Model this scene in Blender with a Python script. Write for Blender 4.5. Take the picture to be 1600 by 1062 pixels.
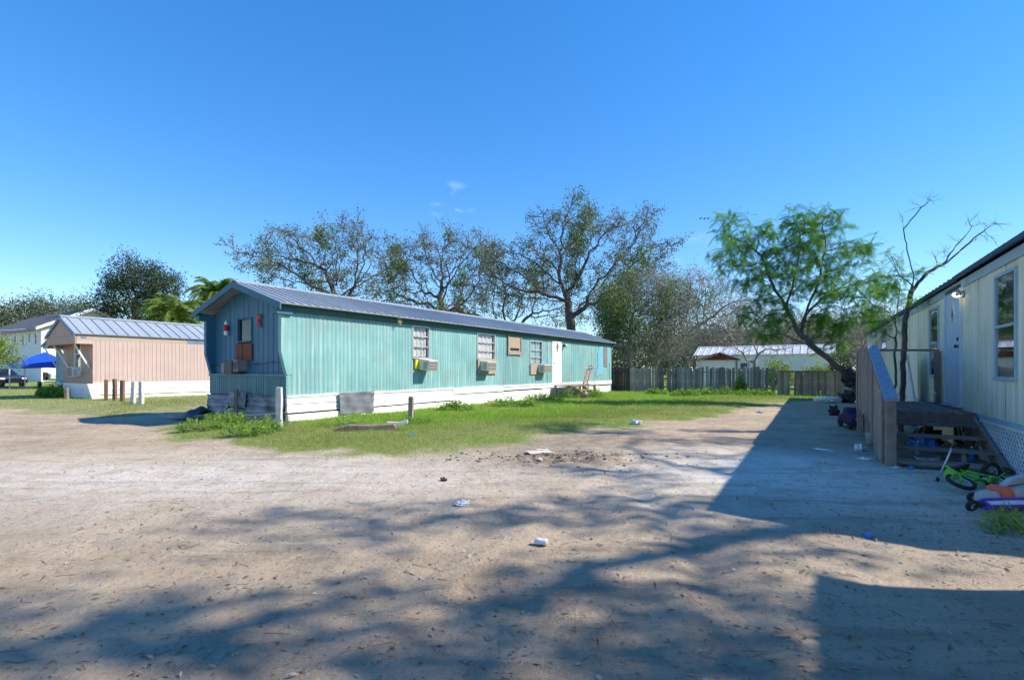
import bpy, bmesh, math, random
import numpy as np
from mathutils import Vector, Matrix, Euler

# ---------------------------------------------------------------- camera, sky, sun, exposure
scene = bpy.context.scene
for o in list(bpy.data.objects):
    bpy.data.objects.remove(o)
COL = scene.collection
CAM_H, F, U0, V0 = 1.30, 800.0, 800.0, 578.0        # photo pixels (1600 wide)
cam_d = bpy.data.cameras.new('camera')
cam = bpy.data.objects.new('camera', cam_d); COL.objects.link(cam)
cam.location = (0, 0, CAM_H); cam.rotation_euler = (math.pi/2, 0, 0)
cam_d.sensor_width = 36; cam_d.lens = 18.0; cam_d.shift_y = 47/1600
cam_d.clip_start = 0.05; cam_d.clip_end = 6000
scene.camera = cam
SUN = Vector((1.139, -0.07, 1.0)).normalized()      # towards the sun
world = bpy.data.worlds.new('World'); scene.world = world; world.use_nodes = True
wn = world.node_tree.nodes; wl = world.node_tree.links
sky = wn.new('ShaderNodeTexSky'); sky.sky_type = 'NISHITA'; sky.sun_disc = False
sky.sun_elevation = math.asin(SUN.z); sky.sun_rotation = math.atan2(SUN.x, SUN.y)
sky.altitude = 0; sky.air_density = 1.0; sky.dust_density = 0.0; sky.ozone_density = 5.0
hs_ = wn.new('ShaderNodeHueSaturation'); hs_.inputs['Saturation'].default_value = 1.47; hs_.inputs['Hue'].default_value = 0.508; hs_.inputs['Value'].default_value = 1.12; gm_ = wn.new('ShaderNodeGamma'); gm_.inputs[1].default_value = 0.74; wl.new(sky.outputs[0], gm_.inputs[0]); wl.new(gm_.outputs[0], hs_.inputs['Color'])
wtc = wn.new('ShaderNodeTexCoord'); wmp = wn.new('ShaderNodeMapping'); wmp.inputs['Scale'].default_value = (7, 7, 16); wl.new(wtc.outputs['Generated'], wmp.inputs[0])
wno = wn.new('ShaderNodeTexNoise'); wno.inputs['Scale'].default_value = 3.0; wno.inputs['Detail'].default_value = 8; wl.new(wmp.outputs[0], wno.inputs[0])
def wisp(u, v, rad, amt, prev):                      # a faint cloud patch in one direction of the sky
    dv = Vector(((u-U0)/F, 1, (V0-v)/F)).normalized(); dt = wn.new('ShaderNodeVectorMath'); dt.operation = 'DISTANCE'; dt.inputs[1].default_value = dv; wl.new(wtc.outputs['Generated'], dt.inputs[0])
    mr = wn.new('ShaderNodeMapRange'); mr.inputs[1].default_value = rad; mr.inputs[2].default_value = 0; mr.inputs[3].default_value = 0; mr.inputs[4].default_value = 1; wl.new(dt.outputs['Value'], mr.inputs[0])
    m2 = wn.new('ShaderNodeMapRange'); m2.inputs[1].default_value = .5; m2.inputs[2].default_value = .75; wl.new(wno.outputs[0], m2.inputs[0])
    mm = wn.new('ShaderNodeMath'); mm.operation = 'MULTIPLY'; wl.new(mr.outputs[0], mm.inputs[0]); wl.new(m2.outputs[0], mm.inputs[1])
    m3 = wn.new('ShaderNodeMath'); m3.operation = 'MULTIPLY'; m3.inputs[1].default_value = amt; wl.new(mm.outputs[0], m3.inputs[0])
    mx = wn.new('ShaderNodeMix'); mx.data_type = 'RGBA'; wl.new(m3.outputs[0], mx.inputs[0]); wl.new(prev, mx.inputs[6]); mx.inputs[7].default_value = (5.5, 5.8, 6.2, 1); return mx.outputs[2]
wsk = wisp(708, 320, .045, .5, hs_.outputs[0]); wsk = wisp(1085, 398, .05, .25, wsk)
wl.new(wsk, wn['Background'].inputs[0]); wn['Background'].inputs[1].default_value = 0.15
sun_d = bpy.data.lights.new('sun', 'SUN'); sun_d.energy = 3.6; sun_d.angle = math.radians(0.6)
sun_d.color = (1.0, 0.89, 0.74)
sun_o = bpy.data.objects.new('sun', sun_d); COL.objects.link(sun_o)
sun_o.rotation_euler = SUN.to_track_quat('Z', 'Y').to_euler(); sun_o.location = (30, 0, 40)
vs = scene.view_settings
vs.view_transform = 'Standard'; vs.look = 'None'; vs.gamma = 1.0; vs.exposure = 1.10
vs.use_curve_mapping = False
scene.render.resolution_x = 1024; scene.render.resolution_y = 679

rng = np.random.default_rng(11)
random.seed(5)
pi = math.pi

# ---------------------------------------------------------------- helpers
def G(u, v, z=0.0):
    d = F*(CAM_H-z)/(v-V0)
    return ((u-U0)/F*d, d)
def PD(u, v, d):
    return Vector(((u-U0)/F*d, d, CAM_H-(v-V0)*d/F))

class Fr:                                            # a building's own frame: x along it, y to its left
    def __init__(s, ox, oy, ang, z0): s.ox, s.oy, s.a, s.z0 = ox, oy, ang, z0
    def w(s, x, y, z=0):
        c, q = math.cos(s.a), math.sin(s.a)
        return Vector((s.ox+c*x-q*y, s.oy+q*x+c*y, s.z0+z))
    def xu(s, u, y=0):
        r = (u-U0)/F; p = s.w(0, y); c, q = math.cos(s.a), math.sin(s.a)
        return (r*p.y-p.x)/(c-r*q)
    def yu(s, u, x=0):
        r = (u-U0)/F; p = s.w(x, 0); c, q = math.cos(s.a), math.sin(s.a)
        return (r*p.y-p.x)/(-q-r*c)
    def zv(s, v, x, y=0): return CAM_H-(v-V0)*s.w(x, y).y/F-s.z0

def sl(r, g, b):
    f = lambda c: (c/255/12.92 if c/255 <= .04045 else ((c/255+.055)/1.055)**2.4)
    return (f(r), f(g), f(b))

MATS = {}
def mat(name, c, c2=None, scale=3.0, rough=.75, metal=0.0, bump=.15, bscale=60.0, streak=None, spec=.4,
        dirt=None, dscale=1.2, dlo=.5, dhi=.75, rlo=.3, rhi=.7, rand=0.0):
    if name in MATS: return MATS[name]
    m = bpy.data.materials.new(name); m.use_nodes = True
    nt = m.node_tree; n = nt.nodes; l = nt.links; b = n['Principled BSDF']
    b.inputs['Roughness'].default_value = rough; b.inputs['Metallic'].default_value = metal
    b.inputs['Specular IOR Level'].default_value = spec
    tc = n.new('ShaderNodeTexCoord')
    def noise(sc, stretch=None, det=5):
        mp = n.new('ShaderNodeMapping'); mp.inputs['Scale'].default_value = stretch or (1, 1, 1)
        l.new(tc.outputs['Object'], mp.inputs[0])
        t = n.new('ShaderNodeTexNoise'); t.inputs['Scale'].default_value = sc; t.inputs['Detail'].default_value = det
        l.new(mp.outputs[0], t.inputs[0]); return t.outputs[0]
    def ramp(src, a, z):
        r = n.new('ShaderNodeMapRange'); r.inputs[1].default_value = a; r.inputs[2].default_value = z
        l.new(src, r.inputs[0]); return r.outputs[0]
    def mix(fac, A, B):
        x = n.new('ShaderNodeMix'); x.data_type = 'RGBA'
        l.new(fac, x.inputs[0])
        for s, q in ((6, A), (7, B)):
            if isinstance(q, tuple): x.inputs[s].default_value = (*q, 1)
            else: l.new(q, x.inputs[s])
        return x.outputs[2]
    c2 = c2 or tuple(q*.72 for q in c)
    col = mix(ramp(noise(scale), rlo, rhi), c, c2)
    if streak: col = mix(ramp(noise(9.0, (1, 1, .07)), .5, .8), col, streak)
    if dirt: col = mix(ramp(noise(dscale, None, 8), dlo, dhi), col, dirt)
    if rand:
        oi = n.new('ShaderNodeObjectInfo'); mr = n.new('ShaderNodeMapRange'); mr.inputs[3].default_value = 1-rand; mr.inputs[4].default_value = 1+rand; l.new(oi.outputs['Random'], mr.inputs[0])
        vm = n.new('ShaderNodeVectorMath'); vm.operation = 'SCALE'; l.new(col, vm.inputs[0]); l.new(mr.outputs[0], vm.inputs['Scale']); col = vm.outputs[0]
    l.new(col, b.inputs['Base Color'])
    if bump:
        bp = n.new('ShaderNodeBump'); bp.inputs['Strength'].default_value = bump; bp.inputs['Distance'].default_value = .01
        l.new(noise(bscale), bp.inputs['Height']); l.new(bp.outputs[0], b.inputs['Normal'])
    MATS[name] = m; return m

def leaf_mat(name, cols, trans=.3, rough=.6):
    m = bpy.data.materials.new(name); m.use_nodes = True
    nt = m.node_tree; n = nt.nodes; l = nt.links; b = n['Principled BSDF']; out = n['Material Output']
    b.inputs['Roughness'].default_value = rough; b.inputs['Specular IOR Level'].default_value = .3
    a = n.new('ShaderNodeAttribute'); a.attribute_name = 'tint'
    r = n.new('ShaderNodeValToRGB'); e = r.color_ramp.elements
    while len(e) < len(cols): e.new(.5)
    for i, c in enumerate(cols):
        e[i].position = i/(len(cols)-1); e[i].color = (*c, 1)
    l.new(a.outputs['Fac'], r.inputs[0]); l.new(r.outputs[0], b.inputs['Base Color'])
    t = n.new('ShaderNodeBsdfTranslucent'); l.new(r.outputs[0], t.inputs[0])
    mx = n.new('ShaderNodeMixShader'); mx.inputs[0].default_value = trans
    l.new(b.outputs[0], mx.inputs[1]); l.new(t.outputs[0], mx.inputs[2]); l.new(mx.outputs[0], out.inputs[0])
    return m

def glass_mat(name, tint=(.03, .035, .04), mixf=.35):
    m = bpy.data.materials.new(name); m.use_nodes = True
    nt = m.node_tree; n = nt.nodes; l = nt.links; out = n['Material Output']; n.remove(n['Principled BSDF'])
    tr = n.new('ShaderNodeBsdfTransparent'); tr.inputs[0].default_value = (.8, .84, .84, 1)
    gl = n.new('ShaderNodeBsdfGlossy'); gl.inputs['Roughness'].default_value = .04; gl.inputs[0].default_value = (.9, .95, 1, 1)
    tx = n.new('ShaderNodeTexNoise'); tx.inputs['Scale'].default_value = 2.0
    bp = n.new('ShaderNodeBump'); bp.inputs['Strength'].default_value = .08; bp.inputs['Distance'].default_value = .02
    l.new(tx.outputs[0], bp.inputs['Height']); l.new(bp.outputs[0], gl.inputs['Normal'])
    lw = n.new('ShaderNodeLayerWeight'); lw.inputs[0].default_value = .5; fr = n.new('ShaderNodeMath'); fr.operation = 'POWER'; fr.inputs[1].default_value = 4.0; l.new(lw.outputs['Facing'], fr.inputs[0])
    ad = n.new('ShaderNodeMath'); ad.operation = 'MULTIPLY_ADD'; ad.inputs[1].default_value = .6; ad.inputs[2].default_value = mixf; l.new(fr.outputs[0], ad.inputs[0])
    mx = n.new('ShaderNodeMixShader'); l.new(ad.outputs[0], mx.inputs[0])
    l.new(tr.outputs[0], mx.inputs[1]); l.new(gl.outputs[0], mx.inputs[2]); l.new(mx.outputs[0], out.inputs[0])
    return m

def np_mesh(name, V, Fs, tint=None, smooth=False):
    """V (n,3); Fs list of (m,k) index arrays; tint per vertex."""
    me = bpy.data.meshes.new(name)
    V = np.asarray(V, np.float32); me.vertices.add(len(V)); me.vertices.foreach_set('co', V.ravel())
    idx = np.concatenate([f.ravel() for f in Fs]).astype(np.int32)
    tot = np.concatenate([np.full(len(f), f.shape[1]) for f in Fs]).astype(np.int32)
    st = np.concatenate([[0], np.cumsum(tot)[:-1]]).astype(np.int32)
    me.loops.add(len(idx)); me.loops.foreach_set('vertex_index', idx)
    me.polygons.add(len(tot)); me.polygons.foreach_set('loop_start', st)
    if tint is not None:
        a = me.attributes.new('tint', 'FLOAT', 'POINT'); a.data.foreach_set('value', np.asarray(tint, np.float32))
    if smooth: me.polygons.foreach_set('use_smooth', np.ones(len(tot), bool))
    me.update(calc_edges=True); return me

class MB:
    def __init__(s): s.v = []; s.f = []
    def add(s, vs_, fs_):
        k = len(s.v); s.v += [tuple(p) for p in vs_]; s.f += [tuple(i+k for i in f) for f in fs_]; return s
    def box(s, x0, x1, y0, y1, z0, z1):
        if x0 > x1: x0, x1 = x1, x0
        if y0 > y1: y0, y1 = y1, y0
        if z0 > z1: z0, z1 = z1, z0
        return s.add([(x0,y0,z0),(x1,y0,z0),(x1,y1,z0),(x0,y1,z0),(x0,y0,z1),(x1,y0,z1),(x1,y1,z1),(x0,y1,z1)],
                     [(0,3,2,1),(4,5,6,7),(0,1,5,4),(1,2,6,5),(2,3,7,6),(3,0,4,7)])
    def beam(s, p, q, w, h, up=(0, 0, 1)):
        p, q = Vector(p), Vector(q); t = (q-p).normalized(); a = t.cross(Vector(up))
        if a.length < 1e-4: a = t.cross(Vector((1, 0, 0)))
        a.normalize(); b = a.cross(t).normalized(); vs_ = []
        for o in (p, q):
            for sa, sb in ((-1,-1),(1,-1),(1,1),(-1,1)): vs_.append(o+a*sa*w/2+b*sb*h/2)
        return s.add(vs_, [(3,2,1,0),(4,5,6,7),(0,1,5,4),(1,2,6,5),(2,3,7,6),(3,0,4,7)])
    def tube(s, pts, r, n=8, cap=True):
        pts = [Vector(p) for p in pts]; rs = r if isinstance(r, (list, tuple)) else [r]*len(pts); vs_ = []; fs_ = []
        for i, p in enumerate(pts):
            t = (pts[min(i+1, len(pts)-1)]-pts[max(i-1, 0)]).normalized()
            a = t.cross(Vector((0, 0, 1)))
            if a.length < .05: a = t.cross(Vector((1, 0, 0)))
            a.normalize(); b = t.cross(a)
            for k in range(n):
                w = 2*pi*k/n; vs_.append(p+(a*math.cos(w)+b*math.sin(w))*rs[i])
        for i in range(len(pts)-1):
            for k in range(n): fs_.append((i*n+k, i*n+(k+1) % n, (i+1)*n+(k+1) % n, (i+1)*n+k))
        if cap: fs_ += [tuple(range(n))[::-1], tuple((len(pts)-1)*n+k for k in range(n))]
        return s.add(vs_, fs_)
    def prism(s, poly, y0, y1, ax='y'):                # polygon in (a,b) extruded along an axis
        n = len(poly); f = {'y': lambda a, b, t: (a, t, b), 'x': lambda a, b, t: (t, a, b), 'z': lambda a, b, t: (a, b, t)}[ax]
        return s.add([f(a, b, y0) for a, b in poly]+[f(a, b, y1) for a, b in poly],
                     [tuple(range(n)), tuple(range(2*n-1, n-1, -1))]+[(i, i+n, (i+1) % n+n, (i+1) % n) for i in range(n)])
    def torus(s, R, r, n=28, m=8, c=(0, 0, 0)):         # axis y
        vs_ = []; fs_ = []
        for i in range(n):
            A = 2*pi*i/n
            for k in range(m):
                B = 2*pi*k/m; q = R+r*math.cos(B); vs_.append((c[0]+q*math.cos(A), c[1]+r*math.sin(B), c[2]+q*math.sin(A)))
        for i in range(n):
            for k in range(m): fs_.append((i*m+k, i*m+(k+1) % m, ((i+1) % n)*m+(k+1) % m, ((i+1) % n)*m+k))
        return s.add(vs_, fs_)
    def loft(s, rings):
        n = len(rings[0]); vs_ = [p for r in rings for p in r]; fs_ = []
        for i in range(len(rings)-1):
            for k in range(n): fs_.append((i*n+k, i*n+(k+1) % n, (i+1)*n+(k+1) % n, (i+1)*n+k))
        fs_ += [tuple(range(n))[::-1], tuple((len(rings)-1)*n+k for k in range(n))]
        return s.add(vs_, fs_)
    def lathe(s, prof, n=16, c=(0, 0, 0)):
        return s.loft([[(c[0]+r*math.cos(2*pi*k/n), c[1]+r*math.sin(2*pi*k/n), c[2]+z) for k in range(n)] for r, z in prof])
    def mesh(s, name, smooth=False):
        me = bpy.data.meshes.new(name); me.from_pydata(s.v, [], s.f)
        bm = bmesh.new(); bm.from_mesh(me); bmesh.ops.recalc_face_normals(bm, faces=bm.faces); bm.to_mesh(me); bm.free()
        if smooth:
            for p in me.polygons: p.use_smooth = True
        return me
    def build(s, name, m, parent=None, smooth=False, bevel=0, loc=None, rot=None):
        return link(name, s.mesh(name, smooth), m, parent, bevel, loc, rot)

def link(name, me, m=None, parent=None, bevel=0, loc=None, rot=None):
    if m is not None and not me.materials: me.materials.append(m)
    o = bpy.data.objects.new(name, me); COL.objects.link(o)
    if parent: o.parent = parent
    if loc is not None: o.location = loc
    if rot is not None: o.rotation_euler = rot
    if bevel:
        b = o.modifiers.new('bevel', 'BEVEL'); b.width = bevel; b.segments = 2; b.limit_method = 'ANGLE'
    return o
def tag(o, label, cat, group=None):
    o['label'] = label; o['category'] = cat
    if group: o['group'] = group
    return o
def thing(name, label, cat, loc=(0, 0, 0), rot=0, group=None):
    o = bpy.data.objects.new(name, None); COL.objects.link(o); o.location = loc
    o.rotation_euler = rot if isinstance(rot, tuple) else (0, 0, rot)
    return tag(o, label, cat, group)

# ---------------------------------------------------------------- materials
M_teal = mat('teal_siding', (.215, .42, .41), (.14, .315, .325), scale=.9, rough=.5, bump=.9, bscale=2.2, streak=(.38, .54, .53), dirt=(.21, .32, .32), dscale=1.1, dlo=.5, dhi=.75, rand=0.05)
M_tealdk = mat('teal_trim', (.035, .14, .20), (.028, .11, .16), rough=.6)
M_front = mat('blue_teal_front_paint_with_shade', (.035, .15, .23), (.028, .12, .19), scale=1.3, rough=.5, streak=(.05, .19, .26), bump=.05)  # bluer front paint, its colour also darkened to imitate shade on this end
M_front2 = mat('green_teal_front_paint_with_shade', (.05, .19, .215), (.038, .155, .18), scale=1.3, rough=.5, streak=(.09, .29, .31), bump=.05)  # lower front paint, the end wall's shade mixed into its colour
M_patch = mat('blue_patch_paint', (.14, .37, .50), (.16, .42, .50), rough=.6)
M_roof = mat('metal_roof', (.40, .45, .50), (.33, .38, .43), scale=1.5, rough=.42, metal=.35, bump=.04, dirt=(.33, .34, .36), dlo=.55, dhi=.8, rand=0.06)
M_pinkroof = mat('pale_metal_roof', (.42, .47, .53), (.36, .41, .47), scale=1.2, rough=.45, metal=.3, bump=.04, rand=0.05)
M_white = mat('white_skirt_metal', (.80, .80, .78), (.70, .70, .67), scale=1.4, rough=.5, bump=.04, dirt=(.50, .46, .38), dscale=1.6, dlo=.6, dhi=.85, rand=0.08)
M_whitetrim = mat('white_trim', (.78, .78, .76), (.68, .68, .66), rough=.55)
M_alu = mat('old_aluminium', (.58, .60, .60), (.45, .46, .46), rough=.4, metal=.5)
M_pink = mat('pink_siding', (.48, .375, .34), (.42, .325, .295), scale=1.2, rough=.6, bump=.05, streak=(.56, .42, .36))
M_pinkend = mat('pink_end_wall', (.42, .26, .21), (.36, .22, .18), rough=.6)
M_slate = mat('blue_grey_fascia', (.13, .22, .30), (.10, .17, .24), rough=.6)
M_dark = mat('dark_interior', (.02, .022, .025), rough=.9, bump=0)
M_black = mat('black_plastic', (.02, .02, .022), (.03, .03, .032), rough=.45)
M_tyre = mat('tyre_rubber', (.025, .025, .026), rough=.8)
M_glass = glass_mat('window_glass', mixf=.05)
M_glass2 = glass_mat('mirror_window_glass', mixf=.16)
M_glass3 = glass_mat('reflecting_window_glass', mixf=.35)
M_curtain = mat('white_curtain', (.75, .72, .73), (.58, .56, .57), scale=8, rough=.9)
M_pinkcurt = mat('pinkish_curtain', (.72, .62, .68), (.60, .52, .56), scale=8, rough=.9)
M_osb = mat('weathered_particle_board', (.45, .35, .28), (.28, .22, .18), scale=18, rough=.9, bump=.3, bscale=90)
M_rustbd = mat('rust_brown_board', (.22, .075, .04), (.16, .05, .03), scale=6, rough=.85)
M_acbody = mat('beige_ac_housing', (.66, .66, .60), (.54, .53, .48), rough=.55, dirt=(.30, .25, .18), dscale=4, dlo=.6, dhi=.8)
M_acgrille = mat('ac_grille_dark', (.07, .07, .07), (.12, .12, .11), rough=.7)
M_yellow = mat('yellow_foam', (.70, .62, .03), rough=.9)
M_wood = mat('grey_weathered_wood', (.33, .245, .19), (.21, .155, .125), scale=7, rough=.9, bump=.35, bscale=50, streak=(.37, .32, .28), rand=0.28)
M_fence = mat('blue_grey_fence_wood', (.28, .255, .235), (.18, .16, .15), scale=2.2, rough=.9, bump=.35, bscale=40, streak=(.34, .33, .32), rand=0.45)
M_fence2 = mat('brown_grey_fence_wood', (.32, .265, .225), (.21, .17, .145), scale=2.2, rough=.9, bump=.35, bscale=40, streak=(.31, .27, .235), rand=0.4)
M_deck = mat('deck_wood', (.21, .165, .14), (.13, .10, .088), scale=6, rough=.9, bump=.3, bscale=40, streak=(.21, .18, .16), rand=0.3)
M_postw = mat('whitewashed_post', (.62, .62, .60), (.45, .44, .41), scale=9, rough=.85, bump=.3)
M_postb = mat('brown_post', (.20, .12, .08), (.13, .08, .055), scale=9, rough=.9, bump=.3)
M_paleyel = mat('pale_mildewed_siding', (.77, .72, .54), (.68, .66, .51), scale=1.0, rough=.65, bump=.06, streak=(.57, .55, .31), dirt=(.52, .53, .27), dscale=1.0, dlo=.55, dhi=.78, rand=0.07)
M_bluedoor = mat('pale_blue_door', (.50, .62, .68), (.44, .56, .62), rough=.5)
M_palebluetrim = mat('pale_blue_trim', (.36, .50, .55), (.28, .42, .48), rough=.6)
M_roofedge = mat('dark_blue_roof_edge', (.035, .07, .13), (.03, .055, .10), rough=.5)
M_lattice = mat('white_lattice', (.70, .72, .70), (.58, .60, .57), rough=.7)
M_greysheet = mat('grey_plastic_sheet', (.20, .21, .24), (.13, .14, .16), scale=5, rough=.35)
M_cloud = None
M_housew = mat('white_house_siding', (.72, .74, .74), (.66, .68, .68), rough=.7)
M_shingle = mat('slate_shingle', (.10, .11, .13), (.07, .08, .09), scale=3, rough=.9, bump=.3)
M_blue = mat('blue_canopy', (.015, .09, .62), (.01, .07, .52), rough=.6)
M_carpaint = mat('dark_car_paint', (.012, .014, .022), rough=.2, spec=.6, bump=0)
M_red = mat('red_ribbon', (.55, .02, .02), (.40, .015, .015), rough=.6)
M_redgable = mat('dark_red_gable', (.17, .025, .02), (.13, .02, .018), rough=.7)
M_bark = mat('grey_bark', (.15, .125, .11), (.08, .068, .06), scale=4, rough=.95, bump=.5, bscale=12)
M_barkd = mat('dark_bark', (.12, .10, .088), (.065, .055, .05), scale=4, rough=.95, bump=.5, bscale=12)
M_twig = mat('pale_twig_bark', (.33, .29, .265), (.22, .19, .175), scale=4, rough=.95, bump=.3, bscale=12)
M_palmtrunk = mat('palm_trunk', (.20, .16, .12), (.12, .10, .08), scale=5, rough=.95, bump=.5, bscale=14)
M_green = mat('lime_green_paint', (.16, .55, .04), rough=.35)
M_purple = mat('purple_plastic', (.11, .04, .42), rough=.4)
M_orange = mat('coral_plastic', (.75, .13, .06), rough=.45)
M_greyp = mat('grey_plastic', (.42, .42, .41), (.36, .36, .35), rough=.5)
M_whitep = mat('white_plastic_film', (.75, .77, .80), (.62, .64, .67), scale=20, rough=.35)
M_bluep = mat('bright_blue_plastic', (.02, .25, .75), rough=.4)
M_card = mat('pale_cardboard', (.62, .56, .47), (.5, .45, .38), rough=.9)
M_stone = mat('pebble_stone', (.36, .33, .29), (.20, .185, .165), scale=25, rough=.9)
L_oak = leaf_mat('oak_leaves', [(.065, .088, .058), (.12, .155, .095), (.175, .215, .135), (.26, .295, .23)], .3)
L_oakg = leaf_mat('oak_green_leaves', [(.07, .12, .025), (.12, .19, .03), (.18, .26, .04)], .35)
L_ever = leaf_mat('evergreen_leaves', [(.02, .042, .018), (.035, .065, .025), (.06, .09, .035)], .2)
L_mim = leaf_mat('bright_frond_leaves', [(.04, .125, .018), (.10, .27, .028), (.21, .43, .045)], .5)
L_palm = leaf_mat('palm_leaves', [(.08, .14, .025), (.16, .25, .04), (.27, .35, .07)], .35)
L_weed = leaf_mat('weed_leaves', [(.07, .15, .02), (.15, .30, .03), (.25, .44, .05)], .35)
L_lime = leaf_mat('lime_leaves', [(.10, .17, .02), (.18, .28, .03), (.27, .36, .05)], .35)
L_grass = leaf_mat('grass_blades', [(.36, .32, .17), (.30, .34, .09), (.24, .39, .055), (.33, .53, .07)], .42)
L_litter = leaf_mat('dead_leaves', [(.11, .08, .05), (.24, .175, .11), (.36, .28, .18), (.46, .40, .31)], .1)

# ---------------------------------------------------------------- ground
LAWN1 = [G(*p) for p in [(205,676),(290,691),(420,704),(520,712),(620,712),(720,706),(800,694),(870,684),(960,673),(1050,659),(1130,646),(1185,636),(1235,630)]] + \
        [G(1300,628), (17.5, 21.0), (60, 8), (400, 50), (900, 900), (-900, 900), (-60, 60), (-18.5, 38), (-12.6, 20.0), G(325, 652)]
LAWN2 = [G(*p) for p in [(-80,640),(0,641),(60,648),(150,653),(230,649),(322,640)]] + [(-11.5, 22), (-9, 40), (-60, 62), (-70, 30)]
def sdist(P, poly):
    P = np.asarray(P, float); A = np.array(poly); B = np.roll(A, -1, 0)
    d = np.full(len(P), 1e9); ins = np.zeros(len(P), bool)
    for a, b in zip(A, B):
        e = b-a; t = np.clip(((P-a)@e)/(e@e), 0, 1); q = P-(a+t[:, None]*e); d = np.minimum(d, np.hypot(q[:, 0], q[:, 1]))
        c = (a[1] > P[:, 1]) != (b[1] > P[:, 1])
        xi = a[0]+(P[:, 1]-a[1])/(b[1]-a[1]+1e-12)*(b[0]-a[0]); ins ^= c & (P[:, 0] < xi)
    return np.where(ins, d, -d)
def vnoise(x, y, s, seed):
    r = np.random.default_rng(seed); T = r.random((64, 64))
    X, Y = x/s, y/s; i = np.floor(X).astype(int); j = np.floor(Y).astype(int); fx = X-i; fy = Y-j
    fx = fx*fx*(3-2*fx); fy = fy*fy*(3-2*fy); g = lambda a, b: T[a % 64, b % 64]
    return (g(i, j)*(1-fx)+g(i+1, j)*fx)*(1-fy)+(g(i, j+1)*(1-fx)+g(i+1, j+1)*fx)*fy
def sstep(a, b, x): t = np.clip((x-a)/(b-a), 0, 1); return t*t*(3-2*t)
def lawn_sd(x, y):
    P = np.stack([x, y], 1); s = np.maximum(sdist(P, LAWN1), sdist(P, LAWN2))
    return s+(vnoise(x, y, .9, 1)-.5)*.9+(vnoise(x, y, .3, 2)-.5)*.4
MUD = G(880, 716)
RUTS = [[G(1180, 1062), G(1090, 850), G(960, 735), G(860, 700)], [G(420, 1062), G(700, 860), G(1000, 735), G(1230, 690)]]
def polyd(x, y, pts):
    d = np.full(len(x), 1e9); P = np.stack([x, y], 1)
    for a, b in zip(pts[:-1], pts[1:]):
        a = np.array(a); b = np.array(b); e = b-a; t = np.clip(((P-a)@e)/(e@e), 0, 1); q = P-(a+t[:, None]*e); d = np.minimum(d, np.hypot(q[:, 0], q[:, 1]))
    return d
def height(x, y):
    x = np.asarray(x, float); y = np.asarray(y, float)
    P = np.stack([x, y], 1); s = np.maximum(sdist(P, LAWN1), sdist(P, LAWN2))
    h = .08*sstep(-.2, 1.6, s)
    near = np.clip(1-(np.hypot(x, y-8)-14)/10, 0, 1)
    h += near*((vnoise(x, y, 2.3, 3)-.5)*.035+(vnoise(x, y, .7, 4)-.5)*.032+(vnoise(x, y, .23, 5)-.5)*.020)
    for r in RUTS:
        d = polyd(x, y, r); h += near*(-.02*np.exp(-(d/.12)**2)+.012*np.exp(-((d-.24)/.1)**2))
    d = np.hypot((x-MUD[0])/1.2, (y-MUD[1])/.8); h += np.exp(-d*d*1.5)*(vnoise(x, y, .25, 6)-.4)*.16
    return h
def gz(x, y): return float(height(np.array([x]), np.array([y]))[0])

def axis_pts(a, b, st, far, g):
    c = list(np.arange(a, b, st)); s = st; x = c[-1]
    while x < far: s *= g; x += s; c.append(x)
    s = st; x = c[0]; pre = []
    while x > -far: s *= g; x -= s; pre.append(x)
    return np.array(pre[::-1]+c)
gx = axis_pts(-15, 11, .085, 2500, 1.14); gy_ = axis_pts(1.2, 20, .085, 2500, 1.14)
XX, YY = np.meshgrid(gx, gy_); xx = XX.ravel(); yy = YY.ravel(); zz = height(xx, yy)
nx, ny = len(gx), len(gy_); ii, jj = np.meshgrid(np.arange(nx-1), np.arange(ny-1)); k = (jj*nx+ii).ravel()
me = np_mesh('ground', np.stack([xx, yy, zz], 1), [np.stack([k, k+1, k+1+nx, k+nx], 1)], smooth=True)
ls = lawn_sd(xx, yy)
for nm, val in (('grass', sstep(-.5, .7, ls)*np.where((xx < -9.5) & (yy < 40), .72, 1.0)),
                ('mud', np.exp(-(np.hypot((xx-MUD[0])/1.1, (yy-MUD[1])/.75)**2)*1.1)*.9 + .55*np.exp(-(np.hypot((xx-G(960,700)[0])/2.2, (yy-G(960,690)[1])/1.0)**2))),
                ('pale', np.maximum(np.exp(-(np.hypot((xx-G(1250,750)[0])/2.3, (yy-G(1250,738)[1])/2.1)**2))*1.25, .8*np.exp(-(np.hypot((xx-G(300,735)[0])/5.0, (yy-G(300,745)[1])/1.6)**2))))):
    a = me.attributes.new(nm, 'FLOAT', 'POINT'); a.data.foreach_set('value', val.astype(np.float32))
gm = bpy.data.materials.new('sandy_dirt_ground'); gm.use_nodes = True
nt = gm.node_tree; n = nt.nodes; l = nt.links; b = n['Principled BSDF']; b.inputs['Roughness'].default_value = .95; b.inputs['Specular IOR Level'].default_value = .15
tc = n.new('ShaderNodeTexCoord')
def gnoise(sc, det=6, rough=.6):
    t = n.new('ShaderNodeTexNoise'); t.inputs['Scale'].default_value = sc; t.inputs['Detail'].default_value = det; t.inputs['Roughness'].default_value = rough
    l.new(tc.outputs['Object'], t.inputs[0]); return t.outputs[0]
def grange(s, a, z, c=0., d=1.):
    r = n.new('ShaderNodeMapRange'); r.inputs[1].default_value = a; r.inputs[2].default_value = z; r.inputs[3].default_value = c; r.inputs[4].default_value = d
    l.new(s, r.inputs[0]); return r.outputs[0]
def gmix(f, A, B):
    x = n.new('ShaderNodeMix'); x.data_type = 'RGBA'; l.new(f, x.inputs[0])
    for s, q in ((6, A), (7, B)):
        if isinstance(q, tuple): x.inputs[s].default_value = (*q, 1)
        else: l.new(q, x.inputs[s])
    return x.outputs[2]
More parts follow.
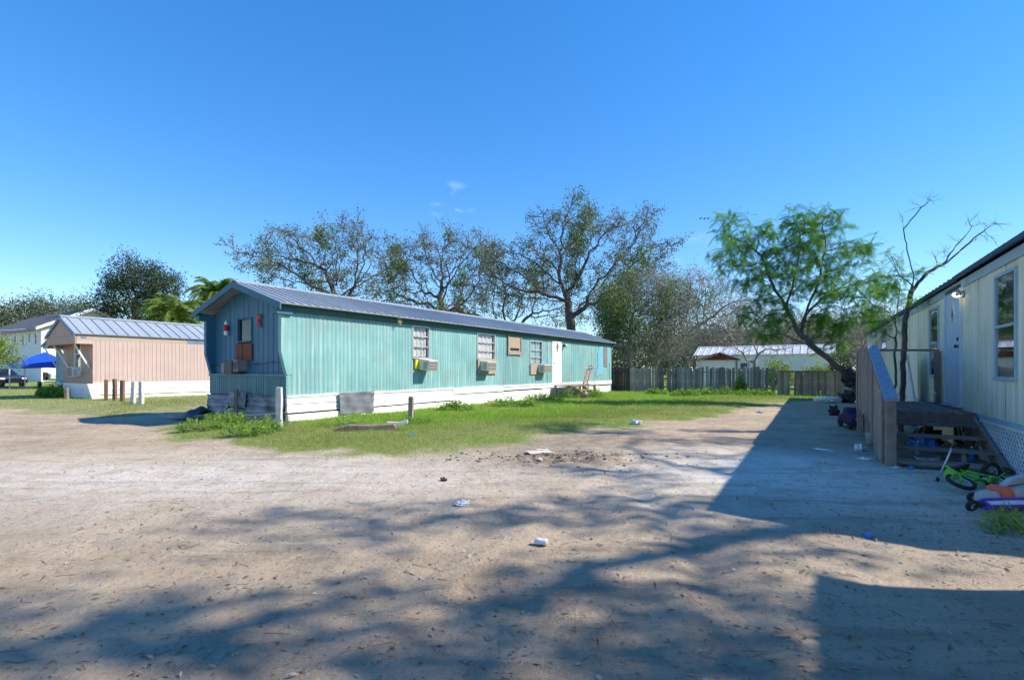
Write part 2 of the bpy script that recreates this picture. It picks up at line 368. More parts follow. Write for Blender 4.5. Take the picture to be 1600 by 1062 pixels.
def gmath(op, a, c):
    x = n.new('ShaderNodeMath'); x.operation = op
    for i, q in enumerate((a, c)):
        if isinstance(q, (int, float)): x.inputs[i].default_value = q
        else: l.new(q, x.inputs[i])
    return x.outputs[0]
def attr(nm):
    a = n.new('ShaderNodeAttribute'); a.attribute_name = nm; return a.outputs['Fac']
col = gmix(grange(gnoise(.55, 8, .65), .40, .60), (.55, .44, .315), (.385, .305, .215))
col = gmix(grange(gnoise(2.6, 8, .7), .45, .75), col, (.60, .50, .375))
col = gmix(grange(gnoise(1.3, 9, .75), .52, .78), col, (.28, .225, .16))
col = gmix(gmath('MULTIPLY', attr('pale'), grange(gnoise(1.7, 8, .7), .25, .55)), col, (.78, .74, .66))
col = gmix(gmath('MULTIPLY', attr('mud'), grange(gnoise(3.0, 8, .7), .3, .55)), col, (.11, .085, .06))
col = gmix(grange(gnoise(38, 4, .7), .58, .74), col, (.22, .185, .15))
col = gmix(grange(gnoise(70, 3, .7), .62, .75), col, (.70, .63, .53))
gr = grange(gmath('ADD', attr('grass'), gmath('MULTIPLY', gmath('SUBTRACT', gnoise(2.2, 8, .7), .5), .9)), .25, .85)
gcol = gmix(grange(gnoise(.6, 6), .35, .65), (.19, .29, .055), (.29, .30, .11))
gcol = gmix(grange(gnoise(14, 4), .45, .7), gcol, (.11, .17, .03))
col = gmix(gr, col, gcol)
mpg = n.new('ShaderNodeMapping'); mpg.inputs['Rotation'].default_value = (0, 0, .5); mpg.inputs['Scale'].default_value = (.35, 2.6, 1); l.new(tc.outputs['Object'], mpg.inputs[0])
def snoise(sc):
    t = n.new('ShaderNodeTexNoise'); t.inputs['Scale'].default_value = sc; t.inputs['Detail'].default_value = 8; t.inputs['Roughness'].default_value = .7; l.new(mpg.outputs[0], t.inputs[0]); return t.outputs[0]
trk_ = gmath('MULTIPLY', grange(snoise(1.2), .52, .70), gmath('SUBTRACT', 1.0, gr)); col = gmix(gmath('MULTIPLY', trk_, .65), col, (.27, .225, .17))
trk2 = gmath('MULTIPLY', grange(snoise(2.3), .55, .72), gmath('SUBTRACT', 1.0, gr)); col = gmix(gmath('MULTIPLY', trk2, .6), col, (.66, .56, .42))
l.new(col, b.inputs['Base Color'])
h = gmath('ADD', gmath('MULTIPLY', snoise(3.0), .9), gmath('ADD', gmath('MULTIPLY', gnoise(9, 8, .75), 1.0), gmath('ADD', gmath('MULTIPLY', gnoise(38, 6, .75), .22), gmath('MULTIPLY', gnoise(2.5, 6), 1.2))))
bp = n.new('ShaderNodeBump'); bp.inputs['Strength'].default_value = 1.0; bp.inputs['Distance'].default_value = .06
l.new(h, bp.inputs['Height']); l.new(bp.outputs[0], b.inputs['Normal'])
ground = link('ground', me, gm); ground['kind'] = 'structure'

# ---------------------------------------------------------------- vegetation helpers
def segs_np(P0, P1, R0, R1, sides):
    t = P1-P0; ln = np.linalg.norm(t, axis=1, keepdims=True)+1e-9; t = t/ln
    ref = np.where(np.abs(t[:, 2:3]) > .9, np.array([[1., 0, 0]]), np.array([[0, 0, 1.]]))
    a = np.cross(t, ref); a /= np.linalg.norm(a, axis=1, keepdims=True); bb = np.cross(t, a)
    w = np.arange(sides)*2*pi/sides; c, s = np.cos(w), np.sin(w)
    ring = a[:, None]*c[None, :, None]+bb[:, None]*s[None, :, None]
    V = np.concatenate([P0[:, None]-t[:, None]*R0[:, None, None]*.3+ring*R0[:, None, None], P1[:, None]+ring*R1[:, None, None]], 1).reshape(-1, 3)
    base = np.arange(len(P0))[:, None]*2*sides; kk = np.arange(sides)[None]
    Q = np.stack([base+kk, base+(kk+1) % sides, base+(kk+1) % sides+sides, base+kk+sides], 2).reshape(-1, 4)
    return V, Q
def wood_mesh(name, segs):
    """segs: list of (P0,P1,R0,R1,sides)"""
    Vs, Qs, k = [], [], 0
    for s in segs:
        if len(s[0]) == 0: continue
        V, Q = segs_np(*s); Vs.append(V); Qs.append(Q+k); k += len(V)
    return np_mesh(name, np.concatenate(Vs), [np.concatenate(Qs)], smooth=True)
def leaf_quads(P, L, W, rg, droop=0.0, tint=None, up=.0):
    N = len(P); d = rg.normal(size=(N, 3)); d[:, 2] -= droop; d /= np.linalg.norm(d, axis=1, keepdims=True)
    e = rg.normal(size=(N, 3)); e[:, 2] *= (1-up); s = np.cross(d, e); s /= np.linalg.norm(s, axis=1, keepdims=True)+1e-9
    L = np.asarray(L)*rg.uniform(.6, 1.3, N); W = np.asarray(W)*rg.uniform(.6, 1.3, N)
    L = L[:, None]; W = W[:, None]
    V = np.stack([P, P+d*L*.5+s*W*.5, P+d*L, P+d*L*.5-s*W*.5], 1).reshape(-1, 3)
    Q = np.arange(4*N).reshape(N, 4)
    if tint is None: tint = rg.random(N)
    return V, Q, np.repeat(tint, 4)
def colonize(trunk, A, D, kill, rg, trop=.0, maxit=160, jit=.25, limbs=()):
    nodes = [np.array(trunk[0], float)]; par = [-1]
    def run(pts, last):
        for t in pts:
            t = np.array(t, float); i0 = nodes[last]; m = max(1, int(np.linalg.norm(t-i0)/D))
            for q in range(1, m+1): par.append(last); nodes.append(i0+(t-i0)*q/m+(rg.normal(size=3)*D*.08 if q < m else 0)); last = len(nodes)-1
    run(trunk[1:], 0)
    for lb in limbs:
        dd = np.linalg.norm(np.array(nodes)-np.array(lb[0], float), axis=1); run(lb[1:], int(dd.argmin()))
    return _grow(nodes, par, A, D, kill, rg, trop, maxit, jit)
def _grow(nodes, par, A, D, kill, rg, trop, maxit, jit):
    A = np.array(A, float); ch = [0]*len(nodes); start = 0
    nd = np.full(len(A), 1e9); ni = np.zeros(len(A), int)
    for it in range(maxit):
        new = np.array(nodes[start:])
        if len(new):
            for c0 in range(0, len(new), 400):
                dd = np.linalg.norm(A[:, None]-new[None, c0:c0+400], axis=2); j = dd.argmin(1); m = dd[np.arange(len(A)), j]
                u = m < nd; nd[u] = m[u]; ni[u] = start+c0+j[u]
        keep = nd > kill; A = A[keep]; nd = nd[keep]; ni = ni[keep]
        if len(A) == 0 or len(new) == 0: break
        start = len(nodes); un, inv = np.unique(ni, return_inverse=True); N = np.array(nodes)[un]
        dv = A-np.array(nodes)[ni]; dv /= np.linalg.norm(dv, axis=1, keepdims=True)
        S = np.zeros((len(un), 3)); np.add.at(S, inv, dv)
        S /= np.linalg.norm(S, axis=1, keepdims=True)+1e-9; S += rg.normal(size=S.shape)*jit; S[:, 2] += trop
        S /= np.linalg.norm(S, axis=1, keepdims=True)
        bad = []
        for q, i in enumerate(un):
            if ch[i] >= 3: bad.append(q); continue
            ch[i] += 1; ch.append(0); par.append(int(i)); nodes.append(N[q]+S[q]*D)
        if bad:
            k2 = ~np.isin(inv, bad); A = A[k2]; nd = nd[k2]; ni = ni[k2]
    return np.array(nodes), np.array(par)
def lobe_pts(lobes, dens, rg, spikes=False):
    out = []
    lb2 = []
    for (c, r, *w) in lobes:
        lb2.append((c, r, *w))
        for q in range(3 if spikes else 0):
            v = rg.normal(size=3); v[2] = abs(v[2])*.8+.2; v /= np.linalg.norm(v); lb2.append((tuple(np.array(c)+v*np.array(r)*1.05), tuple(np.array(r)*.30), .10))
    for (c, r, *w) in lb2:
        nn = int(dens*(w[0] if w else 1)); p = rg.normal(size=(nn, 3)); p /= np.linalg.norm(p, axis=1, keepdims=True)
        p *= (rg.random((nn, 1))**(1/2.2)); out.append(np.array(c)+p*np.array(r))
    return np.concatenate(out)
def ilobe(u, v, d, ru, rv, rd=None, w=1):
    return (tuple(PD(u, v, d)), (ru*d/F, rd if rd else ru*d/F, rv*d/F), w)
def make_tree(name, label, cat, trunk, lobes, *, dens=220, D=.5, kill=.8, rt=.35, rtip=.018, bark=M_bark, leaves=((L_oak, 10, .16, .10, .35),),
              twigs=3, twl=.5, seed=1, trop=.02, group=None, tipmax=2, maxit=160, twdroop=0.0, ldroop=0.3, clump=None, jit=.25):
    rg = np.random.default_rng(seed); A = lobe_pts(lobes, dens, rg, name == 'oak_tree')
    N, par = colonize(trunk, A, D, kill, rg, trop, maxit, jit)
    n_ = len(N); cnt = np.zeros(n_); has = np.zeros(n_, bool); has[par[1:]] = True; cnt[~has] = 1
    for i in range(n_-1, 0, -1): cnt[par[i]] += cnt[i]
    al = math.log(rt/rtip)/math.log(max(cnt[0], 2)); R = rtip*cnt**al
    o = N[0].copy(); root = thing(name, label, cat, tuple(o), 0, group)
    N = N-o; i = np.arange(1, n_); P0 = N[par[i]]; P1 = N[i]; R1 = R[i]; R0 = np.minimum(R[par[i]], R1*1.7)
    R0[0] = R[0]*1.25
    segs = []
    for lo, hi, sd in ((0, .04, 3), (.04, .12, 5), (.12, 9, 9)):
        m = (R1 >= lo) & (R1 < hi); segs.append((P0[m], P1[m], R0[m], R1[m], sd))
    tips = np.where(cnt <= tipmax)[0]
    if twigs:
        tp = np.repeat(N[tips], twigs, 0); dr = rg.normal(size=tp.shape); out = tp-N[par[np.repeat(tips, twigs)]]
        dr = dr*.55+out/(np.linalg.norm(out, axis=1, keepdims=True)+1e-9); dr[:, 2] += trop-twdroop; dr /= np.linalg.norm(dr, axis=1, keepdims=True)
        ln = rg.uniform(.4, 1.2, len(tp))*twl; q = tp+dr*ln[:, None]; d2 = dr+rg.normal(size=dr.shape)*.35; d2[:, 2] -= twdroop; d2 /= np.linalg.norm(d2, axis=1, keepdims=True)
        q2 = q+d2*ln[:, None]*.8
        segs.append((tp, q, np.full(len(tp), rtip*.75), np.full(len(tp), rtip*.55), 3))
        segs.append((q, q2, np.full(len(tp), rtip*.55), np.full(len(tp), rtip*.25), 3))
        ends = np.concatenate([q, q2])
    else: ends = N[tips]
    link('trunk', wood_mesh('trunk', segs), bark, root)
    for (lm, per, ll, lw, spread, *opt) in leaves:
        frac = opt[0] if opt else 1.0
        e = ends[rg.random(len(ends)) < frac]
        cl = vnoise(e[:, 0]+50, e[:, 2]+e[:, 1]*.5+50, clump or 1.2, seed+9)
        if frac < .5: e = ends[np.argsort(-vnoise(ends[:, 0]+70, ends[:, 2]+ends[:, 1]*.7+50, clump or 1.6, seed+3))[:int(len(ends)*frac)]]; cl = rg.random(len(e))
        P = np.repeat(e, per, 0)+rg.normal(size=(len(e)*per, 3))*spread
        tint = np.clip(np.repeat(cl, per)*.6+rg.random(len(P))*.45, 0, 1)
        V, Q, T = leaf_quads(P, ll, lw, rg, ldroop, tint)
        link('crown', np_mesh('crown', V, [Q], T), lm, root)
    return root
def make_bush(name, label, c, r, nst, nl, ll, lw, lm, seed, cat='weeds', group=None, bark=M_twig, height_bias=.5):
    rg = np.random.default_rng(seed); z0 = gz(c[0], c[1]); root = thing(name, label, cat, (c[0], c[1], z0), 0, group)
    a = rg.uniform(0, 2*pi, nst); q = rg.random(nst)**.5
    tip = np.stack([np.cos(a)*q*r[0], np.sin(a)*q*r[1], r[2]*(1-.65*q**2)*rg.uniform(.55, 1.1, nst)], 1)
    base = tip*np.array([.55, .55, 0]); base[:, 2] = -.02; mid = (base+tip)/2+rg.normal(size=tip.shape)*.04*r[2]
    so_ = link('stems', wood_mesh('stems', [(base, mid, np.full(nst, .006), np.full(nst, .005), 3), (mid, tip, np.full(nst, .005), np.full(nst, .002), 3)]), bark, root); so_['kind'] = 'stuff'
    j = rg.integers(0, nst, nl); t = rg.random(nl)**height_bias
    P = base[j]+(tip[j]-base[j])*t[:, None]+rg.normal(size=(nl, 3))*.05*max(r)
    P[:, 2] = np.maximum(P[:, 2], .01)
    V, Q, T = leaf_quads(P, ll, lw, rg, -.35, np.clip(.25+.5*t+rg.random(nl)*.35-.1, 0, 1))
    link('foliage', np_mesh('foliage', V, [Q], T), lm, root); return root

# ---------------------------------------------------------------- building helpers
def corrugated(x0, x1, z0, z1f, pitch, depth, openings=(), kind='sine', y=0.0, out=-1):
    """wall sheet in the xz plane at y, outward = out*Y; z1f(x) gives the top"""
    xs = []; ys = []; x = x0
    prof = {'sine': [(0, 0), (.25, .7), (.5, 1), (.75, .7)], 'groove': [(0, 1), (.82, 1), (.86, 0), (.96, 0)], 'rib': [(0, 0), (.62, 0), (.70, 1), (.92, 1)]}[kind]
    nrep = int(round((x1-x0)/pitch)); pitch = (x1-x0)/nrep
    for i in range(nrep):
        for t, h_ in prof: xs.append(x0+(i+t)*pitch); ys.append(h_*depth)
    xs.append(x1); ys.append(prof[0][1]*depth)
    for (a, b_, c, d) in openings:                     # snap columns to opening edges
        for e in (a, b_):
            k = int(np.argmin([abs(q-e) for q in xs])); 
            if 0 < k < len(xs)-1: xs[k] = e
    mb = MB()
    for i in range(len(xs)-1):
        xa, xb = xs[i], xs[i+1]; iv = [(z0, None)]; xm = (xa+xb)/2
        cuts = sorted([(c, d) for (a, b_, c, d) in openings if a < xm < b_]); zs = []; cur = z0
        for c, d in cuts:
            zs.append((cur, c)); cur = d
        zs.append((cur, None))
        for lo, hi in zs:
            ha, hb = (z1f(xa), z1f(xb)) if hi is None else (hi, hi)
            if ha-lo < .004 and hb-lo < .004: continue
            ya, yb = y+out*ys[i], y+out*ys[i+1]
            mb.add([(xa, ya, lo), (xb, yb, lo), (xb, yb, hb), (xa, ya, ha)], [(0, 1, 2, 3)])
    return mb
def rawmesh(mb, name):
    me = bpy.data.meshes.new(name); me.from_pydata(mb.v, [], mb.f); return me
def place_window(parent, loc, rz, w, h_, frame_m, bars=(), vbars=(), curtain=None, glass=M_glass, fw=.05, name='window', proud=.035, py=.028, cy=.06):
    """window with origin at its lower left; local outward is -Y"""
    mb = MB()
    for a in ((-fw, 0, -fw, h_+fw), (w, w+fw, -fw, h_+fw)): mb.box(a[0], a[1], -proud, py+.03, a[2], a[3])
    mb.box(0, w, -proud, py+.03, h_, h_+fw); mb.box(0, w, -proud-.02, py+.03, -fw, 0)
    f = mb.build(name, frame_m, parent, bevel=.004, loc=loc, rot=(0, 0, rz))
    link('pane', rawmesh(MB().add([(.001, py, .001), (w-.001, py, .001), (w-.001, py, h_-.001), (.001, py, h_-.001)], [(0, 1, 2, 3)]), 'pane'), glass, f)
    for zb in bars: MB().box(.002, w-.002, min(-.012, py-.025), py-.002, zb*h_-.018, zb*h_+.018).build('sash_bar', frame_m, f)
    for xb in vbars: MB().box(xb*w-.012, xb*w+.012, min(-.006, py-.02), py-.002, .003, h_-.003).build('sash_bar', frame_m, f)
    if curtain:
        c = MB(); nn = 14; pts = [(w*(.02+.96*i/nn), cy+.018*math.sin(i*1.9)+.01*math.sin(i*4.7)) for i in range(nn+1)]
        c.add([(x, y, .02) for x, y in pts]+[(x, y, h_-.01) for x, y in pts], [(i, i+1, i+nn+2, i+nn+1) for i in range(nn)])
        link('curtain', rawmesh(c, 'curtain'), curtain, f)
    MB().box(-.02, w+.02, .24, .25, -.02, h_+.02).build('room_backing', M_dark, f)
    return f
def roof_sheets(parent, L, W, ze, zr, ox0, ox1, oy, sheet, ribs, m, th=.03, ribh=.028, ribw=.03, y0=0.0):
    """gable roof over x in [-ox0, L+ox1], y in [y0-oy, y0+W+oy]; one object per sheet"""
    x0, x1 = -ox0, L+ox1; nS = max(1, round((x1-x0)/sheet)); sw = (x1-x0)/nS; yc = y0+W/2; run = W/2+oy
    for side in (-1, 1):
        mb = MB(); sl_ = math.hypot(run, zr-ze); nrm = ((zr-ze)/sl_, run/sl_)
        def P(t, up): return (yc+side*(t*run+nrm[0]*up), zr-(zr-ze)*t+nrm[1]*up)
        def slab(xa, xb, u0, u1):
            q = [P(0, u0), P(1, u0), P(1, u1), P(0, u1)]
            mb.prism([(a, b_) for a, b_ in q], xa, xb, 'x')
        slab(0, sw-.002, -th, 0)
        for r in range(ribs):
            xc = sw*(r+.5)/ribs; slab(xc-ribw/2, xc+ribw/2, .001, ribh)
        me = mb.mesh('roof_sheet')
        for i in range(nS):
            link('roof_sheet', me, m, parent, loc=(x0+i*sw, 0, random.uniform(-.002, .002)))
    MB().prism([(yc-.16, zr-.035), (yc, zr+.03), (yc+.16, zr-.035), (yc+.16, zr-.02), (yc, zr+.048), (yc-.16, zr-.02)], x0-.01, x1+.01, 'x').build('ridge_cap', m, parent)
def rake(parent, x, W, ze, zr, oy, hgt, m, y0=0.0, th=.035):
    yc = y0+W/2; run = W/2+oy
    for s in (-1, 1):
        MB().prism([(yc, zr-.01), (yc+s*run, ze-.01), (yc+s*run, ze-hgt), (yc, zr-hgt)], x, x+th, 'x').build('rake_board', m, parent)
def ac_unit(name, label, loc, rz, w, h_, d, tilt=0.08, body=M_acbody):
    t = thing(name, label, 'air conditioner', loc, (tilt, 0, rz), 'window air conditioners')
    MB().box(-w/2, w/2, -d, .12, 0, h_).build('housing', body, t, bevel=.012)
    MB().box(-w/2+.02, w/2-.02, -d-.006, -d-.001, .02, h_-.03).build('rear_grille', M_acgrille, t)
    for i in range(6):
        z = .04+(h_-.09)*i/5; MB().box(-w/2+.02, w/2-.02, -d-.016, -d-.007, z-.006, z+.006).build('grille_slat', body, t)
    for s in (-1, 1):
        mb = MB()
        for i in range(4): mb.box(s*(w/2+.001), s*(w/2+.006), -d+.05, -d*.45, .06+i*.05*h_/.3, .08+i*.05*h_/.3)
        mb.build('side_vent', M_acgrille, t)
    return t
def post(name, label, u, v0, v1, wpx, m, lean=0.0, group=None, sq=True):
    x, y = G(u, v1); z = gz(x, y); hgt = (v1-v0)*y/F; w = wpx*y/F
    t = thing(name, label, 'post', (x, y, z), (0, lean, random.uniform(-.5, .5)), group)
    mb = MB(); q = w/2; e = w*.06
    rings = []
    for zz_, s in ((-.15, 1), (hgt*.3, .98), (hgt*.7, 1.0), (hgt-.012, .97), (hgt, .85)):
        rings.append([(q*s*cx+random.uniform(-e, e), q*s*cy+random.uniform(-e, e), zz_+(random.uniform(-e, e) if zz_ > hgt*.9 else 0)) for cx, cy in ((-1,-1),(1,-1),(1,1),(-1,1))])
    mb.loft(rings).build('post_shaft', m, t, bevel=.006); return t

# ================================================================ teal mobile home
TF = Fr(-5.26, 11.92, math.atan2(.8452, .5346), .08)
TL, TW, TZ0, TZE, TZR = 20.4, 3.35, .62, 2.75, 3.40
teal = thing('mobile_home', 'long teal corrugated mobile home with grey metal roof and white skirting', 'mobile home', TF.w(0, 0), TF.a)
def topen(u0, u1, v0, v1):
    a, b_ = TF.xu(u0), TF.xu(u1); m_ = (a+b_)/2; return (a, b_, TF.zv(v1, m_), TF.zv(v0, m_))
W1 = topen(645, 669, 511.5, 578); W2 = topen(746, 772, 523, 583); W3 = topen(794, 811, 522, 550); W4 = topen(828.5, 846, 534, 584); W5 = topen(942.5, 947.5, 543, 572)
DOOR = topen(862.5, 875.5, 532.5, 599); DOOR = (DOOR[0], DOOR[1], TZ0+.02, DOOR[3])
TOPS = [W1, W2, W3, W4, W5, DOOR]
wtop = TZE-.02
# near two thirds: fine corrugated; far third: wider dented sheets
xs_ = [0, 3.0, 6.1, 9.2, 12.3, DOOR[0]-.45]
for a, b_ in zip(xs_[:-1], xs_[1:]):
    ops = [o for o in TOPS if o[1] > a and o[0] < b_]
    ops = [(max(o[0], a+.001), min(o[1], b_-.001), o[2], o[3]) for o in ops]
    mb = corrugated(a, b_, TZ0-.03, lambda x: wtop, .125, .018, ops, 'sine')
    link('side_panel', rawmesh(mb, 'side_panel'), M_teal, teal)
x = xs_[-1]
while x < TL-.2:
    e = min(x+1.22, TL)
    if TL-e < .3: e = TL
    ops = [(max(o[0], x+.001), min(o[1], e-.001), o[2], o[3]) for o in TOPS if o[1] > x and o[0] < e]
    mb = corrugated(x, e, TZ0-.03, lambda q: wtop, .24, .012, ops, 'groove')
    o = link('side_panel', rawmesh(mb, 'side_panel'), M_teal, teal, loc=(0, random.uniform(-.012, 0.0), 0)); x = e
mb = MB(); rr = random.Random(4); pp = [(TF.xu(934)-.3+rr.uniform(-.1, .1), .9), (TF.xu(934), 1.5), (TF.xu(933), 2.1), (TF.xu(936), 2.55), (TF.xu(952), 2.56), (TF.xu(952.5), 1.7), (TF.xu(946), 1.4), (TF.xu(940), 1.0)]
mb.add([(a, -.031, z) for a, z in pp], [tuple(range(len(pp)))]); link('paint_patch', rawmesh(mb, 'paint_patch'), M_patch, teal)
mb = MB(); mb.box(0.02, TL, TW-.02, TW, 0.0, wtop); mb.build('rear_wall', M_teal, teal)
MB().prism([(0.0, 0.0), (TW, 0.0), (TW, wtop), (TW/2, TZR-.06), (0.0, wtop)], TL-.03, TL-.005, 'x').build('rear_end_wall', M_teal, teal)
MB().box(.05, TL-.05, .3, TW-.05, TZ0-.06, TZ0-.03).build('floor', M_dark, teal)
M_fasc = mat('shaded_fascia_paint', (.05, .13, .13), (.035, .10, .10), rough=.7)  # dark colour imitates the shade of the roof edge on the fascia
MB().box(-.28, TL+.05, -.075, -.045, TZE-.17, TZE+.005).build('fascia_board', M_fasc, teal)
MB().box(-.28, TL+.05, -.045, .0, TZE-.075, TZE-.065).build('soffit', M_tealdk, teal)
MB().box(-.28, TL+.05, TW+.085, TW+.115, TZE-.17, TZE-.03).build('fascia_board', M_tealdk, teal)
roof_sheets(teal, TL, TW, TZE, TZR, .30, .06, .27, .92, 4, M_roof)
rake(teal, -.335, TW, TZE, TZR, .27, .16, M_tealdk); rake(teal, TL+.061, TW, TZE, TZR, .27, .14, M_tealdk)
# front end
FX = .11
fu = lambda u, x=FX: TW-TF.yu(u, x)
fw0, fw1 = fu(373), fu(393.5); fz0, fz1 = TF.zv(562, FX, 1.7), TF.zv(498, FX, 1.7)
gab = lambda q: TZE-.06+(TZR-TZE)*(1-abs(q-TW/2)/(TW/2))
mb = corrugated(0.0, TW, 1.06, gab, .21, .012, [(fw0, fw1, fz0, fz1)], 'groove')
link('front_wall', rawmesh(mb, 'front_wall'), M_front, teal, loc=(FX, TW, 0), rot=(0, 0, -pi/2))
mb = corrugated(0.0, TW, TZ0-.02, lambda q: 1.06, .10, .012, [], 'groove')
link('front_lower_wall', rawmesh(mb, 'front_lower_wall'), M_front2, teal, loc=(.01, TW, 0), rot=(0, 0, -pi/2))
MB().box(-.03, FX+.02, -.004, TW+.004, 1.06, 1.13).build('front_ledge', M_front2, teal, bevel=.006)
zt = TF.zv(549, 0, 0); zb = TF.zv(584, 0, 0)
for ya, yb in ((-.022, .09), (TW-.09, TW+.022)):
    MB().prism([(FX+.03, zb-.02), (0.0, zb-.02), (-.14, zt), (-.14, TZE-.06), (FX+.03, TZE-.06)], ya, yb).build('corner_wing', M_teal if ya < 0 else M_front, teal)  # left wing takes the front colour with shade painted in
MB().box(-.30, FX, -.10, .05, TZE-.24, TZE-.10).build('eave_return', M_tealdk, teal); MB().box(-.30, FX, TW-.05, TW+.10, TZE-.24, TZE-.10).build('eave_return', M_tealdk, teal)
zs = TF.zv(532, FX, 1.7)
w = place_window(teal, (FX, TW-fw0, zs), -pi/2, fw1-fw0, fz1-zs, M_tealdk, fw=.04, glass=M_glass)
MB().box(0, fw1-fw0+.12, -.05, -.028, 0, zs-fz0-.045).build('window_board', M_rustbd, teal, loc=(FX, TW-fw0+.05, fz0-.02), rot=(0, 0, -pi/2))
MB().box((fw1-fw0)*.5, (fw1-fw0)*.5+.015, -.0565, -.0505, 0, zs-fz0-.06).build('board_seam', M_dark, teal, loc=(FX, TW-fw0+.05, fz0-.01), rot=(0, 0, -pi/2))
# side windows
def twin(o, zlo, **k): return place_window(teal, (o[0], .0, zlo), 0, o[1]-o[0], o[3]-zlo, k.pop('fm', M_alu), **k)
z1 = TF.zv(558, W1[0]); twin(W1, z1, bars=(.36, .70), curtain=M_curtain)
MB().box(W1[0]+.002, W1[1]-.002, .03, .05, W1[2], z1-.06).build('window_board', M_card, teal)
MB().box(W1[0]+.07, W1[0]+.24, -.045, .028, W1[2]+.01, z1-.07).build('foam_filler', M_yellow, teal, bevel=.02)
z2 = TF.zv(560, W2[0]); twin(W2, z2, bars=(.33, .68), curtain=M_pinkcurt)
MB().box(W2[0]-.06, W2[1]+.06, -.075, -.05, W2[2]-.02, z2-.03).build('window_board', M_osb, teal)
z4 = TF.zv(568, W4[0]); twin(W4, z4, bars=(.30, .62), vbars=(.5,), curtain=M_palebluetrim)
MB().box(W4[0]-.06, W4[0]+.62, -.06, -.036, W4[2]-.02, z4-.03).build('window_board', M_osb, teal)
MB().box(W4[0]+.63, W4[1]+.02, -.04, -.022, W4[2]-.02, z4-.052).build('window_board', M_osb, teal)
mb = MB(); mb.box(W3[0]-.07, W3[1]+.07, -.05, -.024, W3[2]-.08, W3[3]+.10)
mb.build('boarded_window', M_osb, teal)
for a in ((W3[0]-.10, W3[0]-.02), (W3[1]+.02, W3[1]+.10)): MB().box(a[0], a[1], -.075, -.051, W3[2]-.12, W3[3]+.14).build('board_trim', M_wood, teal)
MB().box(W3[0]-.02, W3[1]+.02, -.073, -.051, W3[2]-.10, W3[2]+.02).build('board_trim', M_wood, teal)
MB().box(W3[0]+.08, W3[1]-.08, -.058, -.051, W3[2]+.06, W3[2]+.16).build('vent_slot', M_dark, teal)
MB().box(W5[0]-.03, W5[1]+.03, -.05, -.02, W5[2]-.03, W5[3]+.03).build('boarded_window', M_fence2, teal)
# door
dw = DOOR[1]-DOOR[0]
d = MB().box(0, dw-.01, -.055, -.02, 0, DOOR[3]-DOOR[2]-.01).build('door', M_whitetrim, teal, bevel=.006, loc=(DOOR[0]+.005, 0, DOOR[2]))
MB().lathe([(.001, -.05), (.03, -.045), (.035, -.03), (.015, -.02), (.015, 0.0)], 12).build('door_knob', M_alu, d, smooth=True, loc=(.09, -.055, .92), rot=(-pi/2, 0, 0))
MB().lathe([(.001, -.02), (.03, -.015), (.03, 0.0)], 12).build('deadbolt', M_alu, d, smooth=True, loc=(.09, -.055, 1.10), rot=(-pi/2, 0, 0))
MB().box(-.06, 0, -.04, .02, 0, DOOR[3]-DOOR[2]).build('door_jamb', M_whitetrim, teal, loc=(DOOR[0]-.003, 0, DOOR[2])); MB().box(0, .06, -.04, .02, 0, DOOR[3]-DOOR[2]).build('door_jamb', M_whitetrim, teal, loc=(DOOR[1]+.003, 0, DOOR[2]))
wr = thing('door_ornament', 'small dark ornament hanging on the white door of the teal home', 'ornament', TF.w(DOOR[0]+dw*.5, -.07, DOOR[2]+1.62), TF.a)
MB().prism([(-.04, .16), (.03, .22), (.05, .08), (.12, .02), (.02, -.02), (-.02, -.2), (-.05, -.02), (-.12, -.05), (-.05, .06)], -.02, .012).build('ornament_body', M_wood, wr)
lx = TF.xu(880); lz = TF.zv(541, lx)
f_ = MB().lathe([(.001, .10), (.05, .09), (.055, .0), (.03, -.06), (.001, -.07)], 10).build('porch_lamp', M_alu, teal, smooth=True, loc=(lx, -.14, lz)); MB().box(-.04, .04, .03, .13, -.02, .10).build('lamp_bracket', M_black, f_)
# skirting strips (each sheet its own piece)
x = 0.0; rr = random.Random(8); kk = 0
zz_b = [(.0, .20), (.205, .40), (.405, .60)]
while x < TL-.1:
    e = min(x+3.05, TL); 
    if TL-e < .8: e = TL
    for q, (a, b_) in enumerate(zz_b):
        j = rr.uniform(-.012, .012); out = (.075, .06, .045)[q]+rr.uniform(-.012, .012)
        mb = MB(); nn = 6
        for s in range(nn):
            xa = x+(e-x)*s/nn; xb = x+(e-x)*(s+1)/nn-.0005
            mb.prism([(-out-.008, a+.016), (-out+.014, (a+b_)/2), (-out+.002, b_-.018), (-out+.03, b_+.004), (0.03, b_+.004), (.03, a+.004)], xa, xb, 'x')
        mb.build('skirting_strip', M_white, teal, loc=(0, 0, j-.02 if q == 0 else j*.4), rot=(0, rr.uniform(-.0025, .0025), 0))
    x = e
mb = MB(); nn = 60                                       # ragged top flashing
for s in range(nn):
    xa = TL*s/nn; xb = TL*(s+1)/nn-.004; mb.box(xa, xb, -.052, -.022, .585+rr.uniform(-.006, .006), .635+rr.uniform(-.01, .012))
mb.build('skirting_flashing', M_white, teal)
